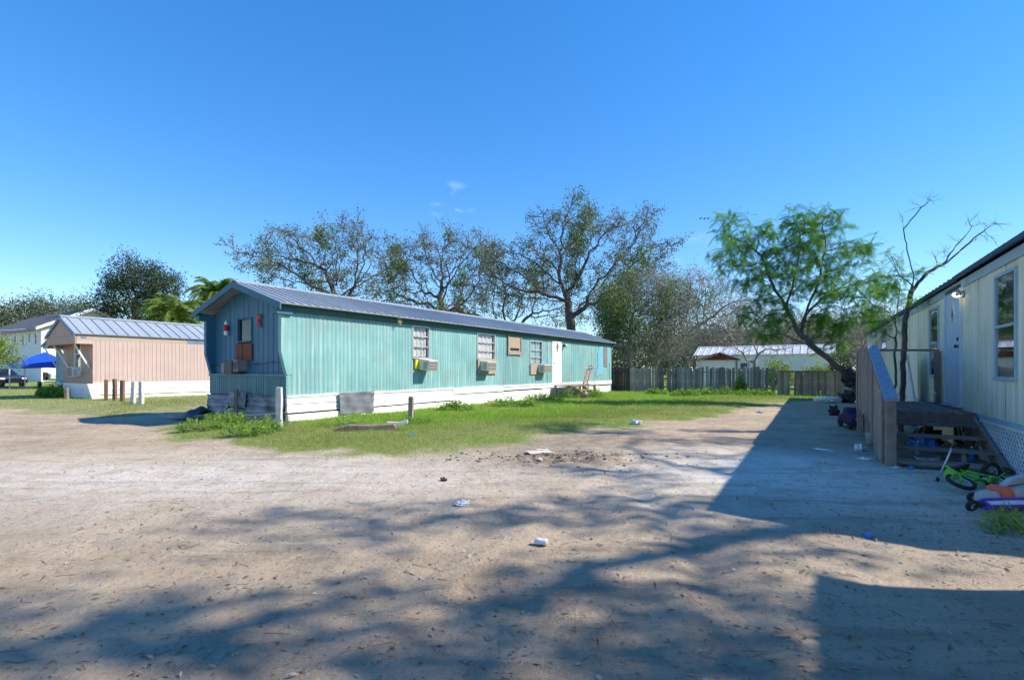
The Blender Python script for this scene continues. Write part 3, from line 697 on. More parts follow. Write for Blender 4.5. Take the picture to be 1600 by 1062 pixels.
# crumpled front skirt sheets
M_worn = mat('worn_grey_skirt', (.34, .36, .39), (.17, .18, .20), scale=3, rough=.55, dirt=(.10, .10, .11), dscale=2.5, dlo=.5, dhi=.7)
for q, (ya, yb, za, zb_, rx) in enumerate(((0.0, 1.55, .30, .60, .05), (0.05, 1.6, .03, .34, -.04), (1.5, 2.25, .24, .62, .10), (1.62, 2.4, .0, .30, -.10), (2.2, 3.34, .34, .60, -.02), (2.3, 3.33, .04, .36, .08))):
    V = []; nn = 9; mm = 5
    for i in range(nn+1):
        for j in range(mm+1):
            V.append((-.03-.05*rr.random()*(1 if q in (2, 3) else .4)-.02*(j % 2)-.02*(q % 3), ya+(yb-ya)*i/nn, za+(zb_-za)*j/mm+rr.uniform(-.012, .012)))
    o = link('front_skirt_sheet', rawmesh(MB().add(V, [(i*(mm+1)+j, (i+1)*(mm+1)+j, (i+1)*(mm+1)+j+1, i*(mm+1)+j+1) for i in range(nn) for j in range(mm)]), 'front_skirt_sheet'), M_worn, teal, rot=(rx*.25, 0, 0))
V = []                                                    # grey crinkled sheet over the skirting
a, b_ = TF.xu(531, -.12), TF.xu(585, -.12); za, zb_ = TF.zv(645, (a+b_)/2, -.12), TF.zv(614, (a+b_)/2, -.12); nn = 14; mm = 8
for i in range(nn+1):
    for j in range(mm+1):
        V.append((a+(b_-a)*i/nn+rr.uniform(-.008, .008), -.115-.02*math.sin(i*1.1+j*.5)-.012*math.sin(j*2.1+i*.3)-rr.random()*.006, za+(zb_-za)*j/mm+.012*math.sin(i*.9)))
sh = thing('plastic_sheet', 'grey crinkled plastic sheet hung over the white skirting of the teal home', 'sheet', TF.w(0, 0), TF.a)
o = link('sheet_film', np_mesh('sheet_film', np.array(V), [np.array([(i*(mm+1)+j, (i+1)*(mm+1)+j, (i+1)*(mm+1)+j+1, i*(mm+1)+j+1) for i in range(nn) for j in range(mm)])], smooth=True), M_greysheet, sh)
MB().beam((a, -.10, zb_+.01), (b_, -.10, zb_+.02), .02, .03).build('batten', M_greysheet, sh)
# air conditioners
def acat(o, u0, u1, v0, v1, d, lab, tilt=.08):
    xa, xb = TF.xu(u0), TF.xu(u1); m_ = (xa+xb)/2
    return ac_unit('window_air_conditioner', lab, TF.w(m_, -.02, TF.zv(v1, m_)), TF.a, xb-xa, TF.zv(v0, m_)-TF.zv(v1, m_), d, tilt)
acat(W1, 653, 667.5, 560.5, 577, .40, 'white tilted window air conditioner beside a yellow foam strip', .12)
acat(W2, 748, 762, 564, 578.5, .36, 'beige window air conditioner set in a wide brown particle board', .04)
acat(W4, 839, 850, 569, 581.5, .34, 'small beige window air conditioner nearest the white door of the teal home', .03)
bz = TF.zv(585, FX, 1.7)
bx = thing('window_air_conditioner', 'dirty gutted window air conditioner on the front end of the teal home', 'air conditioner', TF.w(FX-.02, TF.yu(377, FX), bz+.02), TF.a-pi/2, 'window air conditioners')
MB().box(-.24, .13, -.30, .03, 0, .33).build('housing', M_acgrille, bx, bevel=.012); MB().box(-.10, .12, -.306, -.301, .03, .31).build('rear_grille', M_black, bx)
MB().box(.135, .33, -.27, .03, .05, .35).build('front_panel', mat('grimy_grey_plastic', (.30, .29, .26), (.14, .13, .12), scale=9, rough=.7), bx, bevel=.01); MB().prism([(.235+.07*math.cos(t*pi/8), .2+.1*math.sin(t*pi/8)) for t in range(16)], -.276, -.271).build('fan_opening', M_black, bx)
MB().box(-.46, -.25, -.24, .02, .04, .30).build('broken_cover', M_wood, bx, bevel=.02, rot=(0, -.08, 0))
# decorations on the front end
or_ = thing('hanging_ornament', 'small red and white ornament left of the front window of the teal home', 'ornament', TF.w(FX-.02, TF.yu(358, FX), TF.zv(523, FX, 2)), TF.a-pi/2)
MB().lathe([(.01, .0), (.05, .02), (.05, .10), (.04, .12)], 10).build('white_base', M_whitetrim, or_, smooth=True, loc=(0, -.06, 0)); MB().lathe([(.04, .12), (.07, .16), (.065, .24), (.03, .28)], 10).build('red_middle', M_red, or_, smooth=True, loc=(0, -.06, 0)); MB().lathe([(.03, .28), (.045, .31), (.03, .35), (.005, .40)], 10).build('white_top', M_whitetrim, or_, smooth=True, loc=(0, -.06, 0))
bow = thing('ribbon_bow', 'red ribbon bow on the teal front wall right of the window', 'bow', TF.w(FX-.02, TF.yu(408, FX), TF.zv(500, FX, 1)), TF.a-pi/2)
MB().prism([(0, 0), (-.09, .13), (-.04, .18), (.02, .10), (.08, .17), (.10, .06)], -.05, -.02).build('loop', M_red, bow, bevel=.015)
MB().prism([(-.05, 0), (.03, 0), (.10, -.17), (.03, -.19), (-.01, -.06), (-.02, -.12), (-.07, -.10)], -.045, -.022).build('tail', M_red, bow, bevel=.008); MB().box(-.03, .03, -.065, -.02, -.02, .03).build('knot', M_red, bow, bevel=.012)
gl = thing('string_garland', 'dark twisted string garland strung across the teal front wall', 'garland', TF.w(0, 0), TF.a)
pts = []
for i in range(40):
    t = i/39; pts.append((FX-.035 if .03 < t < .97 else -.02, .05+(TW-.1)*t, 1.36+.10*(1-t)-.03+.05*abs(t-.45)*2-.03+rr.uniform(-.012, .012)))
MB().tube(pts, [rr.uniform(.004, .013) for _ in pts], 5).build('cord', M_black, gl)
# straw on the roof edge
st = thing('dry_straw', 'tuft of dry straw caught on the metal roof edge of the teal home', 'straw', TF.w(TF.xu(612), -.1, TZE+.02), TF.a)
mb = MB()
for i in range(46):
    p = Vector((rr.uniform(-.7, .25), rr.uniform(-.06, .35), 0)); p.z = .02+p.y*.3; q = p+Vector((rr.uniform(-.25, .25), rr.uniform(-.1, .05), rr.uniform(-.05, .05))); mb.tube([p, q], .005, 3)
for i in range(10):
    p = Vector((rr.uniform(.05, .2), -.06, .0)); mb.tube([p, p+Vector((rr.uniform(-.03, .05), -.03, -rr.uniform(.1, .28)))], .006, 3)
mb.build('stalks', mat('straw', (.55, .52, .24), (.4, .38, .2), rough=.9), st)
# back steps at the white door
ps = thing('wooden_steps', 'weathered landing with white wire railing at the white door of the teal home', 'steps', TF.w(DOOR[0], 0, 0), TF.a)
for i in range(6): MB().box(-.15, 2.6, -.18-.15*i-.14, -.18-.15*i, .50, .54).build('deck_board', M_wood, ps)
for px_, py_ in ((-.1, -.22), (2.5, -.22), (-.1, -1.0), (2.5, -1.0), (1.2, -1.0)): MB().box(px_-.045, px_+.045, py_-.045, py_+.045, -.05, .498).build('post', M_wood, ps)
for z, yy_ in ((.34, -1.3), (.17, -1.6)): MB().box(-.1, 1.1, yy_-.13, yy_+.13, z-.02, z+.02).build('step_tread', M_wood, ps)
for xx_ in (-.05, 1.05): MB().beam((xx_, -1.05, .45), (xx_, -1.75, .02), .04, .16).build('stringer', M_wood, ps)
M_rail = mat('white_iron_rail', (.7, .7, .66), (.5, .47, .40), rough=.5)
for (p, q) in (((1.25, -1.02, .54), (1.25, -1.02, 1.32)), ((2.5, -1.02, .54), (2.5, -1.02, 1.38)), ((1.25, -1.02, 1.32), (2.5, -1.02, 1.38)), ((1.25, -1.02, .62), (2.5, -1.02, .64))): MB().tube([p, q], .014, 6).build('rail_bar', M_rail, ps)
for i in range(1, 9): MB().tube([(1.25+.139*i, -1.02, .62), (1.25+.139*i, -1.02, 1.32+.0066*i)], .007, 5).build('baluster', M_rail, ps)
MB().tube([(1.5, -1.1, -.02), (1.62, -1.05, .6)], .03, 6).build('prop', M_wood, ps)
ch = thing('folded_chair', 'folded grey chair leaning on the wire railing of the teal home', 'chair', TF.w(DOOR[0]+1.55, -.85, .545), TF.a)
MB().prism([(-.15, .0), (.25, .0), (.75, .75), (.45, .78)], -.03, .0).build('seat_panel', M_osb, ch); MB().beam((-.15, -.05, 0), (.42, -.05, .82), .03, .03).build('leg', M_wood, ch); MB().beam((.25, -.05, 0), (.80, -.05, .80), .03, .03).build('leg', M_wood, ch); MB().tube([(.42, -.06, .8), (.6, -.1, .86), (.9, -.08, .80)], .045, 7).build('rolled_cloth', M_black, ch, smooth=True)
# posts and bits in front
post('square_post', 'grey-white wooden post at the near corner of the teal home', 436.5, 611, 674, 8, M_postw)
post('square_post', 'short weathered wooden post beside the white skirting of the teal home', 641.5, 624.5, 663, 7, M_wood, .03)
post('square_post', 'thin grey post standing in the weeds before the crumpled front skirt', 369, 614, 660, 5, M_wood)
wm = thing('wire_panel', 'rusty wire mesh panel standing behind the grey-white post', 'wire mesh', (*G(452, 673), gz(*G(452, 673))), math.atan2(.17, -1), )
mb = MB(); fr = MB()
for i in range(33): mb.tube([(i*.031, 0, .03), (i*.031+.02, .02, .30-.0025*i)], .003, 4)
for j in range(7): mb.tube([(0, 0, .05+j*.04), (1.0, .02, .04+j*.031)], .003, 4)
fr.tube([(0, 0, .02), (0, 0, .32), (1.0, .02, .23), (1.0, .02, 0), (0, 0, .02)], .008, 5)
mb.build('mesh_wires', mat('rusty_wire', (.30, .27, .25), (.2, .15, .12), rough=.7), wm); fr.build('frame', M_alu, wm)
tb = thing('timber_beam', 'broken grey timber lying in the grass before the teal home', 'timber', (*G(525, 679), gz(*G(525, 679))), .10)
MB().loft([[(x_, -.09+a*.0+y_*.0+sy*.09, .005+sz*h__) for sy, sz in ((0, 0), (2, 0), (2, 1), (1, 1.15), (0, 1))] for x_, a, y_, h__ in ((0, 0, 0, .05), (.25, 0, 0, .11), (.7, 0, 0, .10), (1.15, 0, 0, .12), (1.2, 0, 0, .07))]).build('beam', M_wood, tb, bevel=.01)
MB().loft([[(x_, .0+sy*.08, z_+sz*.08) for sy, sz in ((0, 0), (1, 0), (1, 1), (0, 1))] for x_, z_ in ((1.0, .09), (1.25, .08), (1.42, .13))]).build('split_end', M_postw, tb, bevel=.01)
bc = thing('black_tarp', 'crumpled black tarp on the ground at the left front corner of the teal home', 'tarp', TF.w(-.25, TW+.1, 0), TF.a)
V = []; nn = 12
for i in range(nn+1):
    for j in range(nn+1):
        a, b_ = i/nn, j/nn; V.append(((a-.5)*.9, (b_-.3)*1.3, max(-.01, .28*math.exp(-((a-.55)**2+(b_-.25)**2)*7)+.05*math.sin(a*17)*math.sin(b_*13)*(a*(1-a)*4)-.02)))
link('tarp_sheet', np_mesh('tarp_sheet', np.array(V), [np.array([(i*(nn+1)+j, (i+1)*(nn+1)+j, (i+1)*(nn+1)+j+1, i*(nn+1)+j+1) for i in range(nn) for j in range(nn)])], smooth=True), M_black, bc)

# ================================================================ pink mobile home
PX, PY = (145-U0)/F*21.7, 21.7
PF = Fr(PX, PY, math.atan2(.8289, .5595), .0)
PL, PW = 17.0, 3.65
pink = thing('mobile_home', 'dusty pink mobile home with pale metal roof and braced front overhang', 'mobile home', PF.w(0, 0), PF.a)
zw = PF.zv(531, 0); ze = PF.zv(523, 0)+.03; zr = PF.zv(497, 0, PW/2)+.05; zs = PF.zv(599, 0)
x = 0
while x < PL-.1:
    link('side_panel', rawmesh(corrugated(x, x+PL/7, zs, lambda q: zw, .16, .012, [], 'rib'), 'side_panel'), M_pink, pink); x += PL/7
MB().box(-.55, PL, -.006, .02, zw-.01, ze-.03).build('upper_band', mat('tan_band', (.42, .34, .27), (.36, .29, .23)), pink)
MB().box(PF.xu(293), PF.xu(293)+4, -.018, -.008, zw+.01, ze-.05).build('band_panel', M_slate, pink)
MB().box(-.40, -.22, -.02, -.007, ze-.18, ze-.06).build('vent', M_slate, pink); MB().box(-.55, -.004, -.004, .02, ze-.42, zw-.012).build('wing_panel', M_pink, pink)
MB().box(0, PL, PW-.02, PW, .0, ze-.05).build('rear_wall', M_pink, pink); MB().prism([(0, 0), (PW, 0), (PW, ze-.06), (PW/2, zr-.07), (0, ze-.06)], PL-.03, PL-.005, 'x').build('rear_end_wall', M_pink, pink)
roof_sheets(pink, PL, PW, ze, zr, .62, .05, .10, .42, 1, M_pinkroof, ribh=.04, ribw=.03)
rake(pink, -.656, PW, ze, zr, .10, .17, M_slate)
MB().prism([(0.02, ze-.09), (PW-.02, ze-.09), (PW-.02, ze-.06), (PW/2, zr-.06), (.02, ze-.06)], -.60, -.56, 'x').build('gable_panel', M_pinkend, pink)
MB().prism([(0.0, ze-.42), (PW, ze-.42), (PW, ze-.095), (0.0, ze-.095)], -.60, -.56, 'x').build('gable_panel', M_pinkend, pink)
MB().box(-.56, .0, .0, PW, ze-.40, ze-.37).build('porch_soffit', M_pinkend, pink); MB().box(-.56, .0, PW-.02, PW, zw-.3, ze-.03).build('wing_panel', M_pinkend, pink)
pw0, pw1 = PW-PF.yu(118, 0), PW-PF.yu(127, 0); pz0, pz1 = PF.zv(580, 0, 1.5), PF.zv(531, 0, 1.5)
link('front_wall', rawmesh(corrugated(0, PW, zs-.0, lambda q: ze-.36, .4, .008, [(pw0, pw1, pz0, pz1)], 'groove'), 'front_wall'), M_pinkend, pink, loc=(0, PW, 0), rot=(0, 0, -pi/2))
place_window(pink, (0, PW-pw0, pz0), -pi/2, pw1-pw0, pz1-pz0, M_whitetrim, bars=(.55,), glass=M_glass2)
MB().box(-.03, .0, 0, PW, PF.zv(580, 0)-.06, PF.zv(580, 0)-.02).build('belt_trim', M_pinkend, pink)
for u_ in (122, 137):
    yy_ = PF.yu(u_ if u_ == 137 else 104, -.1)
    MB().beam((-.54, yy_+.1, ze-.40), (-.04, yy_, PF.zv(574, 0, 1)), .09, .06).build('brace', M_whitetrim, pink)
ac_unit('window_air_conditioner', 'white window air conditioner on the shaded front of the pink home', PF.w(0, PF.yu(122.5, 0), pz0-.22), PF.a-pi/2, .6, .42, .30, .03, M_whitetrim)
x = -.0
for i in range(6):
    for q, (a, b_) in enumerate(((0, .22), (.225, .44), (.445, zs+.03))):
        MB().prism([(-.075+q*.012, a+.025), (-.05+q*.012, (a+b_)/2), (-.06+q*.012, b_-.025), (-.025, b_), (.03, b_), (.03, a)], PL/6*i, PL/6*(i+1)-.004, 'x').build('skirting_strip', M_white, pink, loc=(0, 0, .0-.02*(q == 0)))
for q, (a, b_) in enumerate(((0, .22), (.225, .44), (.445, zs-.01))): MB().box(-.05+q*.01, .02, .02, PW, a, b_).build('skirting_strip', M_whitetrim, pink)
MB().prism([(-.22, zs), (.22, zs-.02), (.22, -.0), (-.02, -.03)], -.10, -.085).build('corner_flap', M_white, pink)
for (u_, v0_, v1_, w_, m_, ln, lab) in ((165.7, 596, 628, 4.6, M_postb, .0, 'first brown wooden post from the left before the pink home'), (179.5, 595, 628.5, 4.8, M_postb, .0, 'middle of three brown wooden posts before the pink home'), (191, 597, 630, 5, M_postb, .01, 'brown post next to the two white posts before the pink home'),
                             (207.5, 599, 634.5, 5.6, M_postw, .06, 'leaning white wooden post before the pink home'), (220.8, 599, 635, 5.6, M_postw, 0, 'upright white post rightmost in the row before the pink home'), (104, 609, 626, 4.8, M_wood, 0, 'short grey post stump by the dark bush at the pink home'), (60, 598, 620, 4, M_black, .12, 'dark leaning post left of the dark bush')):
    post('square_post', lab, u_, v0_, v1_, w_, m_, ln, 'posts before the pink home')

# ================================================================ right trailer
RF = Fr(5.13, 4.47, math.atan2(.865, .5017), 0.0)
RL, RW = 20.5, 3.6
right = thing('mobile_home', 'pale green-yellow mildewed mobile home with blue door and lattice skirt', 'mobile home', RF.w(0, 0), RF.a)
RZ0, RZE, RZR = .62, 2.84, 3.15
def ropen(u0, u1, v0, v1, uz=None):
    a, b_ = RF.xu(u1), RF.xu(u0); m_ = RF.xu(uz if uz else u0); a, b_ = min(a, b_), max(a, b_); return (a, b_, RF.zv(v1, m_), RF.zv(v0, m_))
A1 = ropen(1558.5, 1589, 436, 588); A2 = ropen(1455, 1467.5, 487, 585); A3 = ropen(1378, 1386, 519, 545); A4 = ropen(1364, 1370, 515, 528); RD = ropen(1481, 1504, 457, 627); RD = (RD[0], RD[1], .72, 2.66)
ROP = [A1, A2, A3, A4, RD]
x = 0; i = 0
while x < RL-.05:
    e = min(x+1.22, RL)
    ops = [(max(o[0], x+.001), min(o[1], e-.001), o[2], o[3]) for o in ROP if o[1] > x+.002 and o[0] < e-.002]
    link('wall_panel', rawmesh(corrugated(x+.004, e-.004, RZ0, lambda q: RZE-.05, .244, .006, ops, 'groove', 0, 1), 'wall_panel'), M_paleyel, right, loc=(0, random.uniform(-.004, .004), 0))
    MB().box(e-.016, e+.016, -.01, .014, RZ0, RZE-.17).build('seam_batten', M_paleyel, right) if not any(o[0]-.06 < e < o[1]+.06 for o in ROP) else None
    x = e
MB().box(.02, RL-.02, -.03, -.022, RZE-.3, RZE-.06).build('wall_header', M_dark, right)
MB().box(0, RL, -RW, -RW+.02, 0, RZE-.06).build('rear_wall', M_paleyel, right)
for xx_ in (0.0, RL-.025): MB().prism([(-RW+.02, RZ0-.6), (-.004, RZ0-.6), (-.004, RZE-.06), (-RW/2, RZR-.07), (-RW+.02, RZE-.06)], xx_, xx_+.022, 'x').build('end_wall', M_paleyel, right)
MB().box(.03, RL-.03, -RW+.05, -.05, RZ0-.02, RZ0).build('floor', M_dark, right)
roof_sheets(right, RL, RW, RZE, RZR, .08, .08, .12, 1.0, 3, M_roofedge, th=.015, ribh=.018, y0=-RW)
xs_step = RF.xu(1506)
MB().box(-.08, xs_step, .085, .125, RZE-.045, RZE+.012).build('gutter', M_roofedge, right); MB().box(xs_step+.02, RL+.08, .08, .11, RZE-.06, RZE-.0).build('gutter', M_roofedge, right)
MB().box(-.02, RL+.02, .008, .03, RZE-.19, RZE-.06).build('frieze_trim', M_palebluetrim, right)
MB().box(-.02, RL+.02, -.02, .022, RZ0-.03, RZ0+.03).build('base_trim', M_palebluetrim, right)
def rwin(o, **k): return place_window(right, (o[1], 0, o[2]), pi, o[1]-o[0], o[3]-o[2], k.pop('fm', M_palebluetrim), py=-.012, cy=.05, proud=.03, **k)
rwin(A1, bars=(.50,), glass=M_glass3, fw=.045); rwin(A2, bars=(.48,), glass=M_glass3); rwin(A3, bars=(.5,), glass=M_glass3, fw=.03); rwin(A4, glass=M_glass3, fw=.03)
dw, dh = RD[1]-RD[0], RD[3]-RD[2]
d = MB().box(0, dw-.006, -.02, .02, 0, dh-.006).build('door', M_bluedoor, right, bevel=.004, loc=(RD[1]-.003, 0, RD[2]), rot=(0, 0, pi))
MB().box(-.05, 0, -.05, .04, -.03, dh+.0).build('door_jamb', M_bluedoor, right, loc=(RD[1]+.001, 0, RD[2]), rot=(0, 0, pi)); MB().box(dw, dw+.05, -.05, .04, -.03, dh).build('door_jamb', M_bluedoor, right, loc=(RD[1]-.001, 0, RD[2]), rot=(0, 0, pi))
MB().box(-.05, dw+.05, -.03, .02, dh, dh+.07).build('door_header', M_dark, right, loc=(RD[1], 0, RD[2]), rot=(0, 0, pi))
MB().box(-.02, dw+.02, -.09, .0, -.045, -.005).build('threshold', M_alu, right, loc=(RD[1], 0, RD[2]), rot=(0, 0, pi))
dc = (dw*.5, dh*.79); fr_ = MB()
for (a, b_) in (((0, .26), (.12, 0)), ((.12, 0), (0, -.26)), ((0, -.26), (-.12, 0)), ((-.12, 0), (0, .26))): fr_.beam((dc[0]+a[0], -.028, dc[1]+a[1]), (dc[0]+b_[0], -.028, dc[1]+b_[1]), .02, .03, (0, 1, 0))
fr_.build('diamond_frame', M_whitetrim, d); MB().prism([(dc[0], dc[1]+.25), (dc[0]+.115, dc[1]), (dc[0], dc[1]-.25), (dc[0]-.115, dc[1])], -.0245, -.0205).build('diamond_pane', mat('dark_pane', (.02, .025, .03), rough=.08, bump=0), d)
MB().lathe([(.001, -.065), (.028, -.06), (.034, -.04), (.012, -.025), (.03, -.01), (.03, 0)], 12).build('door_knob', M_black, d, smooth=True, loc=(dw*.86, -.02, .98), rot=(-pi/2, 0, 0)); MB().lathe([(.001, -.03), (.03, -.025), (.03, 0)], 12).build('deadbolt', M_black, d, smooth=True, loc=(dw*.86, -.02, 1.1), rot=(-pi/2, 0, 0))
# lit wall lamp
lx = RF.xu(1507.5); lz = RF.zv(464, RF.xu(1502))
lamp = MB().lathe([(.055, 0), (.05, .02), (.012, .03)], 14).build('wall_lamp', M_alu, right, smooth=True, loc=(lx, .02, lz+.02), rot=(-pi/2, 0, 0))
em = bpy.data.materials.new('lit_bulb'); em.use_nodes = True; eb = em.node_tree.nodes['Principled BSDF']; eb.inputs['Emission Color'].default_value = (1, .72, .38, 1); eb.inputs['Emission Strength'].default_value = 6; eb.inputs['Base Color'].default_value = (.9, .8, .6, 1)
MB().lathe([(.012, -.02), (.03, .01), (.038, .045), (.026, .075), (.003, .085)], 14).build('bulb', em, lamp, smooth=True, loc=(0, .02, .06), rot=(.45, .5, 0)); MB().lathe([(.062, .03), (.05, .0), (.02, -.03)], 14).build('lamp_shade', M_alu, lamp, smooth=True, loc=(0, -.01, .05), rot=(.45, .5, 0))
# lattice skirt
lat_x1 = 3.55
lat = MB().box(-.01, lat_x1+.02, -.012, .02, RZ0-.075, RZ0-.032).build('lattice_panel', M_lattice, right); MB().box(lat_x1-.0, lat_x1+.03, -.012, .02, 0.0, RZ0-.08).build('lattice_edge', M_lattice, right)
sp = .11; nlat = int((lat_x1+.6)/sp)
for sgn, yo in ((1, .004), (-1, -.006)):
    for i in range(-7, nlat+1):
        p0 = (i*sp, 0.0) if sgn == 1 else (i*sp+.55, 0.0); p1 = (p0[0]+.55*sgn, .55)
        def cl(p, q):
            t0, t1 = 0., 1.; dx = q[0]-p[0]
            for lim, s in ((0., 1), (lat_x1, -1)):
                f0, f1 = s*(p[0]-lim), s*(q[0]-lim)
                if f0 < 0 and f1 < 0: return None
                if f0 < 0: t0 = max(t0, f0/(f0-f1))
                if f1 < 0: t1 = min(t1, f0/(f0-f1))
            return None if t1-t0 < .05 else ((p[0]+dx*t0, q[1]*t0), (p[0]+dx*t1, q[1]*t1))
        c_ = cl(p0, p1)
        if c_: MB().beam((c_[0][0], yo, c_[0][1]), (c_[1][0], yo, c_[1][1]), .030, .009, (0, 1, 0)).build('lattice_slat', M_lattice, lat)
for i in range(10):                                        # lattice seen under the porch, broken pieces
    xx_ = 3.7+i*.13; MB().beam((xx_, -.02, .12), (xx_+.35*(1 if i % 2 else -1), -.02, .52), .030, .009, (0, 1, 0)).build('lattice_slat', M_lattice, lat)
MB().box(lat_x1+1.7, RL, -.015, .0, .0, RZ0-.035).build('rear_skirt', M_paleyel, right)
MB().box(-.045, .0, .0, .05, 0.0, RZ0).build('corner_post', M_palebluetrim, right)

# porch
T0 = 5.65                                                 # x of the door's left edge
porch = thing('wooden_porch', 'weathered wooden porch with open steps at the pale blue door', 'porch', RF.w(0, 0), RF.a)
dz = .66; xa, xb, yw = T0-2.0, T0+1.1, 1.22
nb = 9
for i in range(nb):
    y_ = .05+(yw-.05)*i/nb; MB().box(xa+random.uniform(-.015, .01), xb, y_, y_+(yw-.05)/nb-.008, dz-.03, dz+random.uniform(-.003, .003)).build('deck_board', M_deck, porch)
MB().box(xa+.01, xa+.045, .04, yw, dz-.17, dz-.033).build('rim_joist', M_deck, porch); MB().box(xa+.05, xb, yw-.04, yw-.003, dz-.17, dz-.033).build('rim_joist', M_deck, porch)
for xx_, y_ in ((xa+.1, .1), (xb-.08, .1), (xb-.08, yw-.08), (xa+.1, yw-.09)): MB().box(xx_-.045, xx_+.045, y_-.045, y_+.045, -.05, dz-.035).build('support_post', M_deck, porch)
treads = [(xa-.22, .50), (xa-.62, .36), (xa-1.02, .22), (xa-1.45, .09)]
for q, (xx_, z_) in enumerate(treads):
    MB().box(xx_-.14, xx_+.14, .03-.0*q, yw-.02+.0*q, z_-.035, z_).build('step_tread', M_deck, porch, bevel=.006, rot=(0, 0, random.uniform(-.006, .006)))
for y_ in (.06, yw-.05): MB().prism([(xa+.03, dz-.04), (xa+.03, dz-.30), (xa-1.3, -.03), (xa-1.66, -.03), (xa-1.66, .04)], y_-.02, y_+.02).build('stringer', M_deck, porch)
fx = T0-3.62; ry = yw+.03                                  # railing line
capz = lambda x_: 1.70 if x_ > T0-1.32 else 1.70+(x_-(T0-1.32))*(.78/2.3)
MB().box(fx-.06, fx+.06, ry-.06, ry+.06, -.08, .93).build('rail_post', M_wood, porch, bevel=.008); MB().box(xb-.06, xb+.05, ry-.055, ry+.055, -.05, 1.66).build('rail_post', M_wood, porch, bevel=.008); MB().box(T0-.9, T0-.79, ry-.05, ry+.05, -.05, 1.66).build('rail_post', M_wood, porch)
MB().beam((fx-.10, ry, capz(fx-.10)+.02), (T0-1.30, ry, 1.70+.02), .15, .04).build('rail_cap', mat('blue_grey_cap', (.28, .33, .40), (.22, .26, .32), scale=6, rough=.8, bump=.2), porch)
MB().beam((T0-1.28, ry, 1.71), (xb+.08, ry, 1.71), .13, .035).build('rail_cap', M_wood, porch)
x = fx+.14
while x < xb-.1:
    zt_ = capz(x)-.012; zb_ = max(.03, min(.50, .03+(x-fx-.9)*.42))+random.uniform(-.04, .04); w_ = random.uniform(.085, .10)
    if random.random() > .07: MB().box(x-w_/2, x+w_/2, ry+.062, ry+.085, zb_, zt_).build('baluster', M_wood, porch, rot=(0, random.uniform(-.004, .004), 0))
    x += .118
MB().beam((fx, ry+.03, .62), (T0-1.3, ry+.03, 1.40), .035, .08).build('lower_rail', M_wood, porch); MB().beam((T0-1.25, ry+.03, 1.45), (xb, ry+.03, 1.45), .035, .08).build('lower_rail', M_wood, porch)
bx_ = T0+.45
MB().beam((bx_, .06, 1.68), (bx_, ry-.08, 1.70), .09, .04).build('back_rail', M_deck, porch); MB().box(bx_-.045, bx_+.045, .03, .12, dz, 1.655).build('rail_post', M_deck, porch); MB().beam((bx_, .1, dz+.02), (bx_-.25, .16, dz+.22), .03, .03).build('brace', M_whitetrim, porch)
# leaning panel behind the porch
lp = thing('leaning_panel', 'white door panel leaning on the trailer wall behind the porch', 'panel', RF.w(T0+2.0, .12, 0), (-.12, 0, RF.a))
MB().box(-.45, .5, .02, .06, 0.2, 1.62).build('panel_face', M_whitetrim, lp, rot=(0, .14, 0), bevel=.006); MB().box(.52, .62, -.06, .05, .1, 1.45).build('panel_edge', M_black, lp, rot=(0, .14, 0))

# neighbouring trailer behind the camera's right shoulder
nb_ = thing('mobile_home', 'pale mobile home standing next in the row past the lattice-skirted one', 'mobile home', RF.w(-13.9, -.85), RF.a)
NL = 12.6
for i in range(10): link('wall_panel', rawmesh(corrugated(NL/10*i, NL/10*(i+1)-.006, .6, lambda q: 2.8, .244, .006, [], 'groove', 0, 1), 'wall_panel'), M_paleyel, nb_)
MB().box(0, NL, -3.6, -3.58, 0, 2.8).build('rear_wall', M_paleyel, nb_); MB().box(0, NL, -.03, .01, 0, .595).build('skirting', M_white, nb_)
for xx_ in (0, NL-.02): MB().prism([(-3.57, 0), (-.04, 0), (-.04, 2.78), (-1.8, 3.06), (-3.57, 2.78)], xx_, xx_+.02, 'x').build('end_wall', M_paleyel, nb_)
roof_sheets(nb_, NL, 3.6, 2.84, 3.15, .08, .08, .12, 1.05, 3, M_roofedge, y0=-3.6)

# ================================================================ fence
FA, FB = Vector((5.75, 29.7)), Vector((15.6, 23.4)); fd = (FB-FA).normalized(); FFr = Fr(FA.x, FA.y, math.atan2(fd.y, fd.x), .08)
fence1 = thing('picket_fence', 'blue-grey weathered picket fence closing the yard behind the teal home', 'fence', FFr.w(0, 0), FFr.a)
fence2 = thing('picket_fence', 'brown picket fence section with top rail behind the leaning tree', 'fence', FFr.w(0, 0), FFr.a)
def picket(w_, h_, sd):
    r = random.Random(sd); t = r.uniform(.01, .03)
    return MB().prism([(-w_/2, 0), (w_/2, 0), (w_/2, h_-t), (w_/4, h_), (-w_/4, h_-r.uniform(0, .02)), (-w_/2, h_-t)], -.012, .012).mesh('picket')
PK = [picket(random.uniform(.122, .146), random.uniform(1.32, 1.42), i) for i in range(9)]; PK2 = [picket(random.uniform(.118, .142), random.uniform(1.17, 1.23), 20+i) for i in range(6)]
for m_ in PK: m_.materials.append(M_fence)
for m_ in PK2: m_.materials.append(M_fence2)
PKB = [m_.copy() for m_ in PK[:5]]
for m_ in PKB: m_.materials.clear(); m_.materials.append(mat('dark_brown_fence_wood', (.085, .07, .06), (.05, .042, .038), scale=2, rough=.9, bump=.3))
gaps = [FFr.xu(u_) for u_ in (1100.5, 1151, 1204, 1213, 1237)]; sc_ = FFr.xu(1216)
x = -2.5
